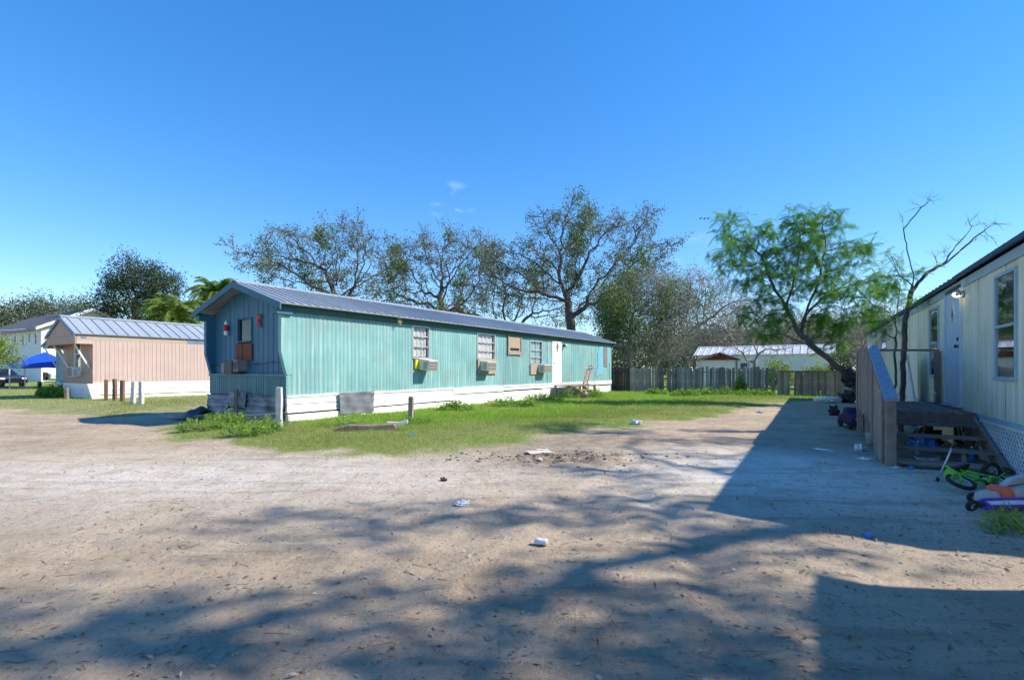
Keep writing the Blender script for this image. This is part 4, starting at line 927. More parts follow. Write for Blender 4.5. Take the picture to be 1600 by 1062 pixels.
while x < (FB-FA).length+5:
    near = min(abs(x-g_) for g_ in gaps)
    if near > .066 and random.random() > .012:
        s = PK2 if x > sc_ else (PKB if x < FFr.xu(985) else PK)
        link('picket', random.choice(s), None, fence2 if x > sc_ else fence1, loc=(x+random.uniform(-.006, .006), -.03-random.choice((0, .026))-random.uniform(0, .006), random.uniform(-.06, .02)), rot=(random.gauss(0, .02), random.gauss(0, .014), 0))
    x += .138
def rails(par, x0, x1, zs_, m_, y_=.0):
    while x0 < x1:
        e = min(x0+2.4, x1)
        for z_ in zs_: MB().box(x0, e-.01, y_-.017, y_+.02, z_-.04, z_+.04).build('rail', m_, par)
        MB().box(x0-.045, x0+.045, y_+.022, y_+.11, -.1, max(zs_)+.28).build('fence_post', m_, par); x0 = e
rails(fence1, -2.5, sc_, (.3, 1.12), M_fence); rails(fence2, sc_+.02, (FB-FA).length+5, (.3,), M_fence2)
rails(fence2, sc_+.02, (FB-FA).length+5, (1.15,), M_fence2, -.10)

# ================================================================ far buildings
# white metal-roofed home behind the fence
BF = Fr(16.3, 45, math.atan2(-.52, .85), 0.08)
bh = thing('mobile_home', 'white mobile home with ribbed white metal roof behind the fence', 'mobile home', BF.w(0, 0), BF.a)
M_wroof = mat('white_metal_roof', (.66, .68, .70), (.58, .60, .62), rough=.45, metal=.2)
bw = (3.4, 4.1, 1.35, 1.75)
for i in range(5):
    ops = [bw] if i == 1 else []
    link('side_panel', rawmesh(corrugated(2.0*i+.002, 2.0*i+1.998, 0, lambda q: 2.5, .25, .015, ops, 'groove'), 'side_panel'), M_housew, bh)
place_window(bh, (bw[0], 0, bw[2]), 0, bw[1]-bw[0], bw[3]-bw[2], M_wood, glass=M_glass2)
MB().box(0, 10, 3.58, 3.6, 0, 2.5).build('rear_wall', M_housew, bh)
for xx_ in (0, 9.98): MB().prism([(.02, 0), (3.57, 0), (3.57, 2.46), (1.8, 3.2), (.02, 2.46)], xx_, xx_+.02, 'x').build('end_wall', M_housew, bh)
roof_sheets(bh, 10, 3.6, 2.52, 3.28, .3, .3, .25, .53, 1, M_wroof, ribh=.05, ribw=.05)
# red-gabled shed
SF = Fr(*PD(1095, 578, 38).xy, math.atan2(-.20, .95), .08)
sd = thing('garden_shed', 'small white shed with dark red gable behind the fence', 'shed', SF.w(0, 0), SF.a)
SWd = 2.75
MB().box(0, SWd, 0, 2.2, 0, 1.95).build('wall', M_housew, sd)
MB().prism([(-.02, 1.955), (SWd+.02, 1.955), (SWd/2, 2.42)], -.06, -.01).build('gable_panel', M_redgable, sd)
for s in (-1, 1): MB().prism([(SWd/2, 2.46), (SWd/2+s*(SWd/2+.25), 1.92), (SWd/2+s*(SWd/2+.25), 1.98), (SWd/2, 2.53)], -.25, 2.4).build('roof_slope', M_wroof if s > 0 else M_redgable, sd)
MB().box(SWd-.32, SWd-.22, -.05, -.005, 0, 1.93).build('door_post', M_wood, sd); MB().box(.15, SWd-.36, -.02, -.003, .05, 1.85).build('door', M_whitetrim, sd)
# pale blue home behind the pink one
QF = Fr(-28.2, 33.0, PF.a, 0.0)
qh = thing('mobile_home', 'pale blue-grey home with blue roof edge half hidden behind the pink one', 'mobile home', QF.w(0, 0), QF.a)
M_pb = mat('pale_blue_siding', (.34, .44, .50), (.28, .37, .43))
link('front_wall', rawmesh(corrugated(0, 3.6, .5, lambda q: 2.9, .3, .01, [], 'groove'), 'front_wall'), M_pb, qh, loc=(0, 3.6, 0), rot=(0, 0, -pi/2))
MB().box(0.02, 12, 0, .02, .0, 2.9).build('side_wall', M_pb, qh); MB().box(.02, 12, 3.58, 3.6, 0, 2.9).build('rear_wall', M_pb, qh); MB().box(-.02, .015, 0, 3.6, 0, .495).build('skirting', M_white, qh)
roof_sheets(qh, 12, 3.6, 3.0, 3.55, .7, .1, .15, 1.2, 2, M_slate); rake(qh, -.74, 3.6, 3.0, 3.55, .15, .2, M_slate)
MB().prism([(.0, 2.7), (3.6, 2.7), (3.6, 2.93), (1.8, 3.45), (0, 2.93)], -.68, -.65, 'x').build('gable_panel', M_pb, qh)
for yy_ in (.3, 3.3): MB().beam((-.62, yy_, 2.68), (-.05, yy_, 1.5), .09, .06).build('brace', M_whitetrim, qh)
# two-storey house
HF = Fr(-49.6, 54, math.atan2(.8452, .5346), 0)
hs = thing('two_storey_house', 'white two-storey house with lap siding and dark roof behind the blue canopy', 'house', HF.w(0, 0), HF.a)
HW, HLn, HE, HR = 8.4, 18.5, 5.85, 8.0
def lap(along, x0, x1, z0, z1f, m_, par, nm, ops=()):
    mb = MB(); z = z0; bh_ = .2
    zt_ = max(z1f(x0), z1f(x1), z1f((x0+x1)/2))
    while z < zt_-.01:
        z2_ = min(z+bh_, zt_)
        ivs = [(x0, x1)]
        if z > min(z1f(x0), z1f(x1))-.01:                  # gable part
            c_ = (x0+x1)/2; hw = (x1-x0)/2*max(0, (zt_-z)/(zt_-z1f(x0))); ivs = [(c_-hw, c_+hw)]
        for (a, b_, c, d) in ops:
            if z2_ > c+.05 and z < d-.05: ivs = [q for s, e in ivs for q in ((s, min(e, a)), (max(s, b_), e)) if q[1]-q[0] > .01]
        for s, e in ivs: mb.add([(s, -.035, z), (e, -.035, z), (e, -.0, z2_), (s, -.0, z2_), (s, .0, z), (e, .0, z)], [(0, 1, 2, 3), (4, 5, 1, 0)])
        z = z2_
    return mb
wins = []
for (u0, u1, v0, v1) in ((23, 27, 524, 536), (35, 39, 523.6, 539.6), (45, 48, 521, 534), (55, 59, 519.6, 538)):
    y0_, y1_ = HF.yu(u0), HF.yu(u1); m_ = (y0_+y1_)/2; wins.append((HLn-max(y0_, y1_), HLn-min(y0_, y1_), HF.zv(v1, 0, m_), HF.zv(v0, 0, m_)))
link('front_wall', rawmesh(lap('y', 0, HLn, 0, lambda q: HE, None, None, None, wins), 'front_wall'), M_housew, hs, loc=(0, HLn, 0), rot=(0, 0, -pi/2))
for w_ in wins: place_window(hs, (0, HLn-w_[0], w_[2]), -pi/2, w_[1]-w_[0], w_[3]-w_[2], M_whitetrim, bars=(.5,), fw=.12, glass=M_glass)
link('gable_wall', rawmesh(lap('x', 0, HW, 0, lambda q: HE+(HR-HE)*(1-abs(q-HW/2)/(HW/2)), None, None, None), 'gable_wall'), M_housew, hs)
MB().box(.01, HW, HLn-.05, HLn, 0, HE).build('rear_wall', M_housew, hs); MB().box(HW-.05, HW, .05, HLn-.06, 0, HE).build('side_wall', M_housew, hs)
MB().box(-.06, .10, -.06, -.036, 0, HE).build('corner_trim', M_whitetrim, hs)
for s in (-1, 1): MB().prism([(HW/2, HR+.05), (HW/2+s*(HW/2+.6), HE-.25), (HW/2+s*(HW/2+.6), HE-.05), (HW/2, HR+.28)], -.55, HLn+.5).build('roof_slope', M_shingle, hs)
for s in (-1, 1): MB().prism([(HW/2, HR+.26), (HW/2+s*(HW/2+.62), HE-.06), (HW/2+s*(HW/2+.62), HE-.36), (HW/2, HR-.06)], -.62, -.56).build('rake_board', M_whitetrim, hs)
MB().box(-.62, -.59, -.55, HLn+.5, HE-.32, HE-.07).build('fascia_board', M_slate, hs)

# ================================================================ canopy, car, boat
cp = thing('canopy_tent', 'bright blue pop-up canopy tent with white legs in front of the house', 'canopy', (-33.3, 36.5, 0), .5)
R_ = 1.5
for i in range(4):
    a0, a1 = pi/4+i*pi/2, pi/4+(i+1)*pi/2; p0 = Vector((math.cos(a0)*R_*1.414, math.sin(a0)*R_*1.414, 1.75)); p1 = Vector((math.cos(a1)*R_*1.414, math.sin(a1)*R_*1.414, 1.75)); ap = Vector((0, 0, 2.6))
    md = (p0+p1)/2+Vector((0, 0, .02)); q0 = (p0+ap)/2-Vector((0, 0, .06)); q1 = (p1+ap)/2-Vector((0, 0, .06))
    link('roof_panel', rawmesh(MB().add([p0, md, p1, q1, ap, q0], [(0, 1, 5), (1, 2, 3), (1, 3, 5), (5, 3, 4)]), 'roof_panel'), M_blue, cp)
    dn = Vector((0, 0, -.34)); link('valance', rawmesh(MB().add([p0, p0+dn, (p0+p1)/2+dn*.8, p1+dn, p1, md], [(0, 1, 2, 5), (5, 2, 3, 4)]), 'valance'), M_blue, cp)
    MB().box(p0.x*.97-.03, p0.x*.97+.03, p0.y*.97-.03, p0.y*.97+.03, 0, 1.73).build('leg', M_whitetrim, cp); MB().beam(p0*.97-Vector((0, 0, .05)), p1*.97-Vector((0, 0, .05)), .03, .03).build('frame_bar', M_alu, cp)
def make_car(name, label, loc, rz, paint):
    t = thing(name, label, 'car', loc, rz); L_ = 4.5
    prof = [(0, .35), (.05, .75), (.5, .88), (1.25, .95), (1.9, 1.38), (3.1, 1.42), (3.8, 1.05), (4.4, .98), (4.5, .55), (4.45, .3)]
    rings = []
    for y_, s, zc in ((-.88, .94, .95), (-.84, 1.0, 1.0), (-.6, 1.0, 1.02), (0, 1, 1.03), (.6, 1, 1.02), (.84, 1, 1.0), (.88, .94, .95)):
        rings.append([((x_-2.25)*s+2.25, y_*(.80 if z_ > 1.0 else 1), .3+(z_-.3)*zc) for x_, z_ in prof])
    MB().loft(rings).build('body', paint, t, bevel=.03)
    for s in (-1, 1):
        MB().prism([(1.45, .98), (1.98, 1.33), (3.05, 1.36), (3.6, 1.04)], s*.775-.008*s, s*.80+.004*s).build('side_window', M_dark, t)
        for xw in (.85, 3.55):
            wh = MB().torus(.25, .075).build('wheel', M_tyre, t, smooth=True, loc=(xw, s*.84, .325))
            MB().lathe([(.001, -.06), (.06, -.07), (.2, -.05), (.21, .05), (.001, .04)], 18).build('rim', M_alu, wh, rot=(pi/2, 0, 0), smooth=True)
        MB().box(-.01, .08, s*.62-.14, s*.62+.14, .62, .74).build('headlight', M_whitep, t, bevel=.02); MB().box(4.42, 4.5, s*.66-.12, s*.66+.12, .78, .92).build('tail_light', M_red, t, bevel=.02)
    return t
make_car('parked_car', 'dark parked car cut by the left edge beside the blue canopy', (-36.5, 37.5, 0), 2.75, M_carpaint)
bt = thing('small_boat', 'small white boat under cover on a trailer beside the blue canopy', 'boat', (*G(74, 604), 0), 1.05)
rings = []
for x_, w_, zk, zt_ in ((0, .62, .50, .98), (.8, .72, .46, 1.0), (1.8, .70, .48, 1.05), (2.6, .45, .60, 1.12), (3.1, .06, .92, 1.2)):
    rings.append([(x_, -w_, zt_), (x_, -w_*.85, zk+.12), (x_, 0, zk), (x_, w_*.85, zk+.12), (x_, w_, zt_), (x_, 0, zt_+.12)])
MB().loft(rings).build('hull', M_whitep, bt, bevel=.03); MB().beam((-.2, 0, .40), (3.9, 0, .42), .08, .08).build('trailer_beam', M_alu, bt); MB().beam((1.0, -.8, .36), (1.0, .8, .36), .06, .06).build('axle', M_alu, bt)
for s in (-1, 1):
    wh = MB().torus(.19, .06, 20).build('wheel', M_tyre, bt, smooth=True, loc=(1.0, s*.85, .25)); MB().lathe([(.001, -.04), (.14, -.04), (.14, .04), (.001, .04)], 14).build('rim', M_alu, wh, rot=(pi/2, 0, 0))
MB().box(-.25, -.02, -.14, .14, .5, 1.15).build('outboard_motor', M_black, bt, bevel=.04)

# ================================================================ trees
def gp(u, d, z=.05): return ((u-U0)/F*d, d, z)
OAKL = ((L_oak, 3, .19, .10, .12), (L_oakg, 13, .18, .11, .22, .11))
d_ = 44
make_tree('oak_tree', 'leftmost sparse oak rising behind the front half of the teal roof', 'tree', [gp(532, d_), PD(530, 510, d_), PD(527, 470, d_)],
          [ilobe(388, 398, d_, 22, 20, 2, .5), ilobe(415, 415, d_, 40, 22, 3, .8), ilobe(452, 382, d_, 36, 32, 3), ilobe(500, 392, d_, 40, 34, 3), ilobe(552, 378, d_, 42, 32, 3.5, 1.2), ilobe(470, 432, d_, 60, 26, 3.5), ilobe(565, 425, d_, 50, 40, 3.5, 1.2), ilobe(520, 450, d_, 60, 30, 3)],
          dens=75, D=.5, kill=.72, rt=.32, rtip=.02, bark=M_barkd, leaves=OAKL, twigs=4, twl=.6, seed=21, group='oaks behind the teal home')
d_ = 48
make_tree('oak_tree', 'rounded grey oak rising behind the middle of the teal roof', 'tree', [gp(690, d_), PD(692, 510, d_), PD(690, 480, d_)],
          [ilobe(632, 405, d_, 30, 30, 3), ilobe(672, 392, d_, 34, 27, 3), ilobe(712, 388, d_, 34, 26, 3), ilobe(745, 405, d_, 30, 30, 3), ilobe(700, 430, d_, 60, 32, 4, 1.2), ilobe(645, 448, d_, 45, 30, 3), ilobe(740, 455, d_, 40, 35, 3), ilobe(690, 480, d_, 60, 18, 3, .6)],
          dens=75, D=.5, kill=.72, rt=.32, rtip=.02, bark=M_bark, leaves=OAKL, twigs=4, twl=.6, seed=22, group='oaks behind the teal home')
d_ = 40
make_tree('oak_tree', 'tallest spreading oak with heavy limbs behind the far end of the teal roof', 'tree', [gp(893, d_), PD(893, 520, d_), PD(888, 485, d_)],
          [ilobe(858, 354, d_, 26, 28, 2.5, .8), ilobe(895, 341, d_, 28, 24, 2.5, .7), ilobe(925, 351, d_, 26, 24, 2.5, .7), ilobe(965, 358, d_, 26, 22, 2.5, .6), ilobe(1003, 351, d_, 24, 26, 2.5, .7), ilobe(1035, 388, d_, 18, 10, 1.5, .3), ilobe(830, 396, d_, 42, 30, 3), ilobe(785, 406, d_, 38, 36, 3), ilobe(890, 401, d_, 60, 38, 4, 1.3), ilobe(965, 406, d_, 55, 36, 4, 1.2), ilobe(1010, 416, d_, 40, 34, 3), ilobe(765, 446, d_, 36, 32, 3), ilobe(850, 446, d_, 65, 38, 4, 1.3), ilobe(950, 451, d_, 60, 36, 4, 1.2)],
          dens=75, D=.45, kill=.66, rt=.36, rtip=.018, bark=M_barkd, leaves=((L_oak, 3, .17, .09, .11), (L_oakg, 12, .17, .10, .2, .14)), twigs=4, twl=.55, seed=23, group='oaks behind the teal home')
d_ = 52
make_tree('oak_tree', 'low dark oak filling the gap behind the teal roof ridge', 'tree', [gp(800, d_), PD(800, 520, d_)],
          [ilobe(590, 470, d_, 45, 22, 3), ilobe(615, 425, d_, 26, 36, 3), ilobe(770, 420, d_, 24, 36, 3), ilobe(560, 480, d_, 60, 18, 3), ilobe(640, 490, d_, 60, 18, 3), ilobe(810, 470, d_, 60, 30, 4, 1.2), ilobe(750, 488, d_, 50, 24, 4), ilobe(880, 490, d_, 60, 26, 4), ilobe(840, 430, d_, 30, 28, 3, .6)],
          dens=80, D=.55, kill=.8, rt=.34, rtip=.022, bark=M_bark, leaves=((L_oak, 4, .2, .12, .2), (L_oakg, 9, .2, .12, .28, .15)), seed=24, group='oaks behind the teal home')
d_ = 33
make_tree('drooping_tree', 'grey drooping twiggy tree with olive leaves at the fence corner', 'tree', [gp(985, d_), PD(984, 545, d_)],
          [ilobe(962, 478, d_, 38, 40, 3), ilobe(1005, 455, d_, 42, 40, 3, 1.2), ilobe(1045, 470, d_, 36, 38, 3), ilobe(985, 520, d_, 48, 34, 3, 1.1), ilobe(1035, 520, d_, 40, 32, 2.5, .9)],
          dens=260, D=.34, kill=.42, rt=.17, rtip=.012, bark=M_twig, leaves=((L_oak, 3, .13, .07, .2, .8), (L_oakg, 8, .14, .075, .22, .30)), twigs=5, twl=.5, twdroop=.45, trop=-.05, seed=25, tipmax=3)
d_ = 35
make_tree('bare_tree', 'bare grey tree arching right over the fence beside the red-gabled shed', 'tree', [gp(1008, d_), PD(1030, 560, d_), PD(1062, 535, d_), PD(1085, 512, d_), PD(1115, 494, d_)],
          [ilobe(1075, 452, d_, 40, 32, 3), ilobe(1110, 470, d_, 40, 36, 3), ilobe(1140, 480, d_, 34, 34, 3), ilobe(1060, 490, d_, 35, 30, 3)],
          dens=230, D=.36, kill=.46, rt=.15, rtip=.014, bark=M_twig, leaves=((L_oak, 2, .10, .06, .2, .5), (L_oakg, 6, .12, .07, .2, .05)), twigs=4, twl=.5, seed=26, tipmax=3)
d_ = 34
make_tree('bare_tree', 'small forked bare tree standing over the fence before the white home', 'tree', [gp(1183, d_), PD(1182, 580, d_)],
          [ilobe(1140, 545, d_, 14, 22, 1, .5), ilobe(1162, 540, d_, 16, 25, 1, .5), ilobe(1190, 535, d_, 14, 24, 1, .4), ilobe(1225, 545, d_, 22, 12, 1, .6), ilobe(1205, 555, d_, 12, 10, 1, .3)],
          dens=60, D=.3, kill=.4, rt=.13, rtip=.016, bark=M_twig, leaves=(), twigs=2, twl=.35, seed=27)
for (u_, d_, lob, sdd, lab) in ((1160, 58, [(1110, 520, 40, 35), (1150, 510, 45, 38), (1195, 520, 40, 32)], 31, 'leafless grey thicket tree behind the white metal roof'), (1250, 60, [(1230, 520, 40, 30), (1270, 515, 40, 35), (1300, 525, 36, 36)], 32, 'leafless grey tree seen under the bright green tree crown'), (1350, 52, [(1325, 520, 36, 40), (1365, 510, 36, 45), (1340, 550, 40, 25)], 33, 'leafless grey tree behind the far end of the porch railing'), (1075, 60, [(1060, 530, 40, 35), (1100, 545, 35, 25)], 34, 'leafless grey tree left of the red-gabled shed')):
    make_tree('bare_tree', lab, 'tree', [gp(u_, d_), PD(u_, 560, d_)], [ilobe(a, b_, d_, c, e, 4) for a, b_, c, e in lob], dens=220, D=.55, kill=.6, rt=.25, rtip=.022, bark=M_twig, leaves=((L_oak, 2, .16, .1, .3, .6),), twigs=4, twl=.8, seed=sdd, group='bare trees beyond the fence')
for k_, (u_, v_, ru, rv, d_) in enumerate(((1010, 548, 50, 24, 72), (1085, 540, 48, 28, 76), (1150, 535, 46, 30, 70), (1225, 530, 48, 34, 78), (1300, 532, 46, 34, 72), (1370, 528, 50, 36, 68), (1450, 530, 50, 30, 70))):
    make_tree('thicket_tree', 'leafy grey-green tree far beyond the fence, '+['nearest the teal home', 'left of the red-gabled shed', 'right above the red-gabled shed', 'above the middle of the white metal roof', 'above the right end of the white metal roof', 'behind the leaning trunk', 'hidden behind the porch'][k_], 'tree', [gp(u_, d_), PD(u_, 572, d_)],
              [ilobe(u_, v_, d_, ru, rv, 4), ilobe(u_-ru*.5, v_+18, d_, ru*.7, rv*.7, 4), ilobe(u_+ru*.5, v_+18, d_, ru*.7, rv*.7, 4)], dens=70, D=.8, kill=1.0, rt=.25, rtip=.03, bark=M_twig,
              leaves=((L_oak, 20, .30, .17, .7), (L_oakg, 14, .3, .18, .7, .25)), twigs=3, twl=.9, seed=250+k_, group='thicket beyond the fence')
d_ = 60
make_tree('evergreen_tree', 'tall dark evergreen tree behind the pink home', 'tree', [gp(215, d_), PD(215, 500, d_)],
          [ilobe(222, 428, d_, 34, 20, 3), ilobe(190, 448, d_, 28, 22, 3), ilobe(250, 450, d_, 26, 24, 3), ilobe(218, 458, d_, 40, 26, 4, 1.2), ilobe(185, 482, d_, 30, 18, 3), ilobe(235, 485, d_, 40, 20, 3)],
          dens=110, D=.7, kill=.95, rt=.4, rtip=.03, bark=M_barkd, leaves=((L_ever, 34, .24, .13, .5),), twigs=2, twl=.6, seed=41)
for k_, (u_, v_, ru, rv, d_) in enumerate(((-30, 500, 40, 30, 80), (20, 492, 30, 20, 85), (62, 490, 28, 20, 90), (105, 488, 32, 20, 86), (145, 497, 26, 18, 80))):
    make_tree('treeline_tree', ['dark tree beyond the left edge of the house roof', 'dark tree at the left edge above the house roof', 'olive tree over the middle of the white house roof', 'broad olive tree above the ridge of the white house', 'small dark tree between the house ridge and the tall evergreen'][k_], 'tree', [gp(u_, d_), PD(u_, 535, d_)],
              [ilobe(u_, v_, d_, ru, rv, 4), ilobe(u_-ru*.5, v_+14, d_, ru*.7, rv*.8, 4), ilobe(u_+ru*.5, v_+14, d_, ru*.7, rv*.8, 4), ilobe(u_, v_+28, d_, ru, rv*.8, 4)], dens=60, D=1.0, kill=1.3, rt=.4, rtip=.04, bark=M_bark,
              leaves=((L_ever, 24, .32, .18, .8, .7), (L_oak, 22, .30, .18, .8, .6)), twigs=2, twl=.9, seed=50+k_, group='trees behind the white house')
def palm(label, u, v, d, nf, fl, seed):
    rg = np.random.default_rng(seed); base = Vector(gp(u, d, 0)); top = PD(u, v, d); t = thing('palm_tree', label, 'palm', base, 0, 'palms behind the pink home')
    MB().tube([(0, 0, -.1), (.1, 0, (top.z)*.5), (0, 0, top.z)], [.22, .17, .15], 10).build('trunk', M_palmtrunk, t, smooth=True)
    Vs, Qs, Ts, k = [], [], [], 0; rs = []
    for i in range(nf):
        az = rg.uniform(0, 2*pi); el = rg.uniform(-.2, 1.35); p = np.array([0, 0, top.z]); dirv = np.array([math.cos(az)*math.cos(el), math.sin(az)*math.cos(el), math.sin(el)]); pts = [p]; L_ = fl*rg.uniform(.8, 1.15)
        for s in range(12): dirv = dirv+np.array([0, 0, -.11-.015*s]); dirv /= np.linalg.norm(dirv); p = p+dirv*L_/12; pts.append(p)
        pts = np.array(pts); rs.append((pts[:-1], pts[1:], np.linspace(.03, .01, 12), np.linspace(.028, .008, 12), 4))
        side = np.cross(pts[1]-pts[0], [0, 0, 1]); side /= np.linalg.norm(side); tt = rg.random()
        for s in range(44):
            f_ = .12+.88*s/43; q = f_*12; j = min(int(q), 11); c_ = pts[j]+(pts[j+1]-pts[j])*(q-j); tv = (pts[j+1]-pts[j]); tv = tv/np.linalg.norm(tv); ll = fl*.24*math.sin(pi*min(1, f_*.86+.12))**.6
            for sg in (-1, 1):
                e = side*sg*.75+tv*.55+np.array([0, 0, -.35+rg.normal()*.15]); e /= np.linalg.norm(e); w_ = np.cross(e, tv); w_ = tv*.028
                Vs += [c_-w_, c_+w_, c_+e*ll*.6+w_*.7-np.array([0, 0, .02]), c_+e*ll-np.array([0, 0, .10*ll])]; Qs.append([k, k+1, k+2, k+3]); k += 4; Ts += [min(1, tt*.6+rg.random()*.4)]*4
    link('frond_stalks', wood_mesh('frond_stalks', rs), L_palm, t); link('fronds', np_mesh('fronds', np.array(Vs), [np.array(Qs)], Ts), L_palm, t)
palm('taller palm just left of the teal home roof peak', 338, 460, 39, 66, 2.3, 61)
palm('lower bushy palm behind the right end of the pink home', 272, 500, 36, 80, 2.6, 62)
# bright green feathery tree
def frond_tree(root, ends, n_per, rg, lm, size, droop=.5):
    ln = 14; Vs = []; tm = []
    for i in range(ln):                                   # template leaflets along +x, pairs
        f_ = (i+1)/ln; ll = .20*math.sin(pi*(f_*.85+.1))**.5
        for sg in (-1, 1):
            p = np.array([f_, 0, -.42*f_*f_]); e = np.array([.35, sg*.9, -.25]); e /= np.linalg.norm(e); wd = np.array([.021, 0, -.006])
            Vs.append([p-wd, p+wd, p+e*ll+wd*.55-np.array([0, 0, .06*ll]), p+e*ll-wd*.55-np.array([0, 0, .06*ll])])
    Vs = np.array(Vs).reshape(-1, 3)
    N = len(ends)*n_per; P = np.repeat(ends, n_per, 0)+rg.normal(size=(N, 3))*.05
    az = rg.uniform(0, 2*pi, N); el = rg.uniform(-.9, .45, N); sc = size*rg.uniform(.6, 1.25, N); ro = rg.normal(size=N)*.5
    X = np.stack([np.cos(az)*np.cos(el), np.sin(az)*np.cos(el), np.sin(el)], 1); Z0 = np.array([0, 0, 1.])-X*X[:, 2:3]; Z0 /= np.linalg.norm(Z0, axis=1, keepdims=True); Y = np.cross(Z0, X)
    Yr = Y*np.cos(ro)[:, None]+Z0*np.sin(ro)[:, None]; Zr = np.cross(X, Yr)
    V = P[:, None]+sc[:, None, None]*(Vs[None, :, 0:1]*X[:, None]+Vs[None, :, 1:2]*Yr[:, None]+Vs[None, :, 2:3]*Zr[:, None])
    cl = np.repeat(vnoise(ends[:, 0]*1+40, ends[:, 2]+ends[:, 1]*.6+40, .8, 77), n_per)
    T = np.repeat(np.clip(cl*.6+rg.random(N)*.45, 0, 1), len(Vs))
    link('crown', np_mesh('crown', V.reshape(-1, 3), [np.arange(N*len(Vs)).reshape(-1, 4)], T), lm, root)
def tree_skel(name, label, trunk, lobes, dens, D, kill, rt, rtip, bark, seed, trop=.03, jit=.2, twigs=1, twl=.3, tipmax=3, limbs=()):
    rg = np.random.default_rng(seed); A = lobe_pts(lobes, dens, rg); N, par = colonize(trunk, A, D, kill, rg, trop, 160, jit, limbs)
    n_ = len(N); cnt = np.zeros(n_); has = np.zeros(n_, bool); has[par[1:]] = True; cnt[~has] = 1
    for i in range(n_-1, 0, -1): cnt[par[i]] += cnt[i]
    al = math.log(rt/rtip)/math.log(max(cnt[0], 2)); R = rtip*cnt**al; o = N[0].copy(); root = thing(name, label, 'tree', tuple(o)); N = N-o
    i = np.arange(1, n_); P0 = N[par[i]]; P1 = N[i]; R1 = R[i]; R0 = np.minimum(R[par[i]], R1*1.6); segs = []
    for lo, hi, sd_ in ((0, .02, 4), (.02, .06, 6), (.06, 9, 10)):
        m = (R1 >= lo) & (R1 < hi); segs.append((P0[m], P1[m], R0[m], R1[m], sd_))
    tips = np.where(cnt <= tipmax)[0]
    if twigs:
        tp = np.repeat(N[tips], twigs, 0); pr = N[par[np.repeat(tips, twigs)]]; dr = (tp-pr); dr /= np.linalg.norm(dr, axis=1, keepdims=True)+1e-9; dr = dr+rg.normal(size=dr.shape)*.4; dr /= np.linalg.norm(dr, axis=1, keepdims=True)
        q = tp+dr*(rg.uniform(.4, 1.2, len(tp))*twl)[:, None]; segs.append((tp, q, np.full(len(tp), rtip*.8), np.full(len(tp), rtip*.3), 3))
        ends = np.concatenate([N[tips], q])
    else: ends = N[tips]
    link('trunk', wood_mesh('trunk', segs), bark, root)
    return root, ends, rg
d_ = 18.5
trk = [Vector((*(PD(1354, 578, 19).xy), .0)), PD(1326, 588, d_), PD(1295, 560, d_), PD(1268, 540, d_), PD(1250, 522, d_)]
gt, ends, rg_ = tree_skel('feathery_tree', 'bright green feathery-leaved tree leaning left over the fence', trk,
    [ilobe(1140, 350, d_, 22, 24, 1.0, .6), ilobe(1135, 395, d_, 24, 30, 1.0, .8), ilobe(1180, 375, d_, 32, 30, 1.2), ilobe(1245, 345, d_, 26, 22, 1.0, .6), ilobe(1285, 350, d_, 28, 28, 1.2, .9), ilobe(1240, 395, d_, 42, 34, 1.6, 1.3), ilobe(1300, 400, d_, 40, 34, 1.5, 1.1), ilobe(1345, 385, d_, 26, 16, .8, .5), ilobe(1185, 430, d_, 40, 30, 1.3), ilobe(1250, 450, d_, 50, 34, 1.6, 1.2), ilobe(1320, 450, d_, 40, 34, 1.4, 1.0), ilobe(1370, 455, d_, 32, 26, 1.0, .8), ilobe(1190, 490, d_, 36, 26, 1.1, .9), ilobe(1260, 500, d_, 40, 20, 1.2, .6), ilobe(1360, 500, d_, 30, 24, .9, .6), ilobe(1205, 520, d_, 26, 14, .8, .4), ilobe(1310, 505, d_, 30, 18, .9, .4)],
    46, .27, .34, .10, .009, M_bark, 71, limbs=([PD(1268, 540, d_), PD(1235, 528, d_-.4), PD(1195, 508, d_-.5)], [PD(1250, 522, d_), PD(1228, 480, d_), PD(1205, 440, d_), PD(1190, 400, d_)], [PD(1250, 522, d_), PD(1262, 480, d_+.3), PD(1282, 430, d_+.3), PD(1290, 380, d_+.3)], [PD(1228, 480, d_), PD(1240, 440, d_+.5), PD(1250, 390, d_+.5)], [PD(1262, 480, d_), PD(1300, 455, d_+.4), PD(1345, 440, d_+.4)]))
frond_tree(gt, ends, 5, rg_, L_mim, .42)
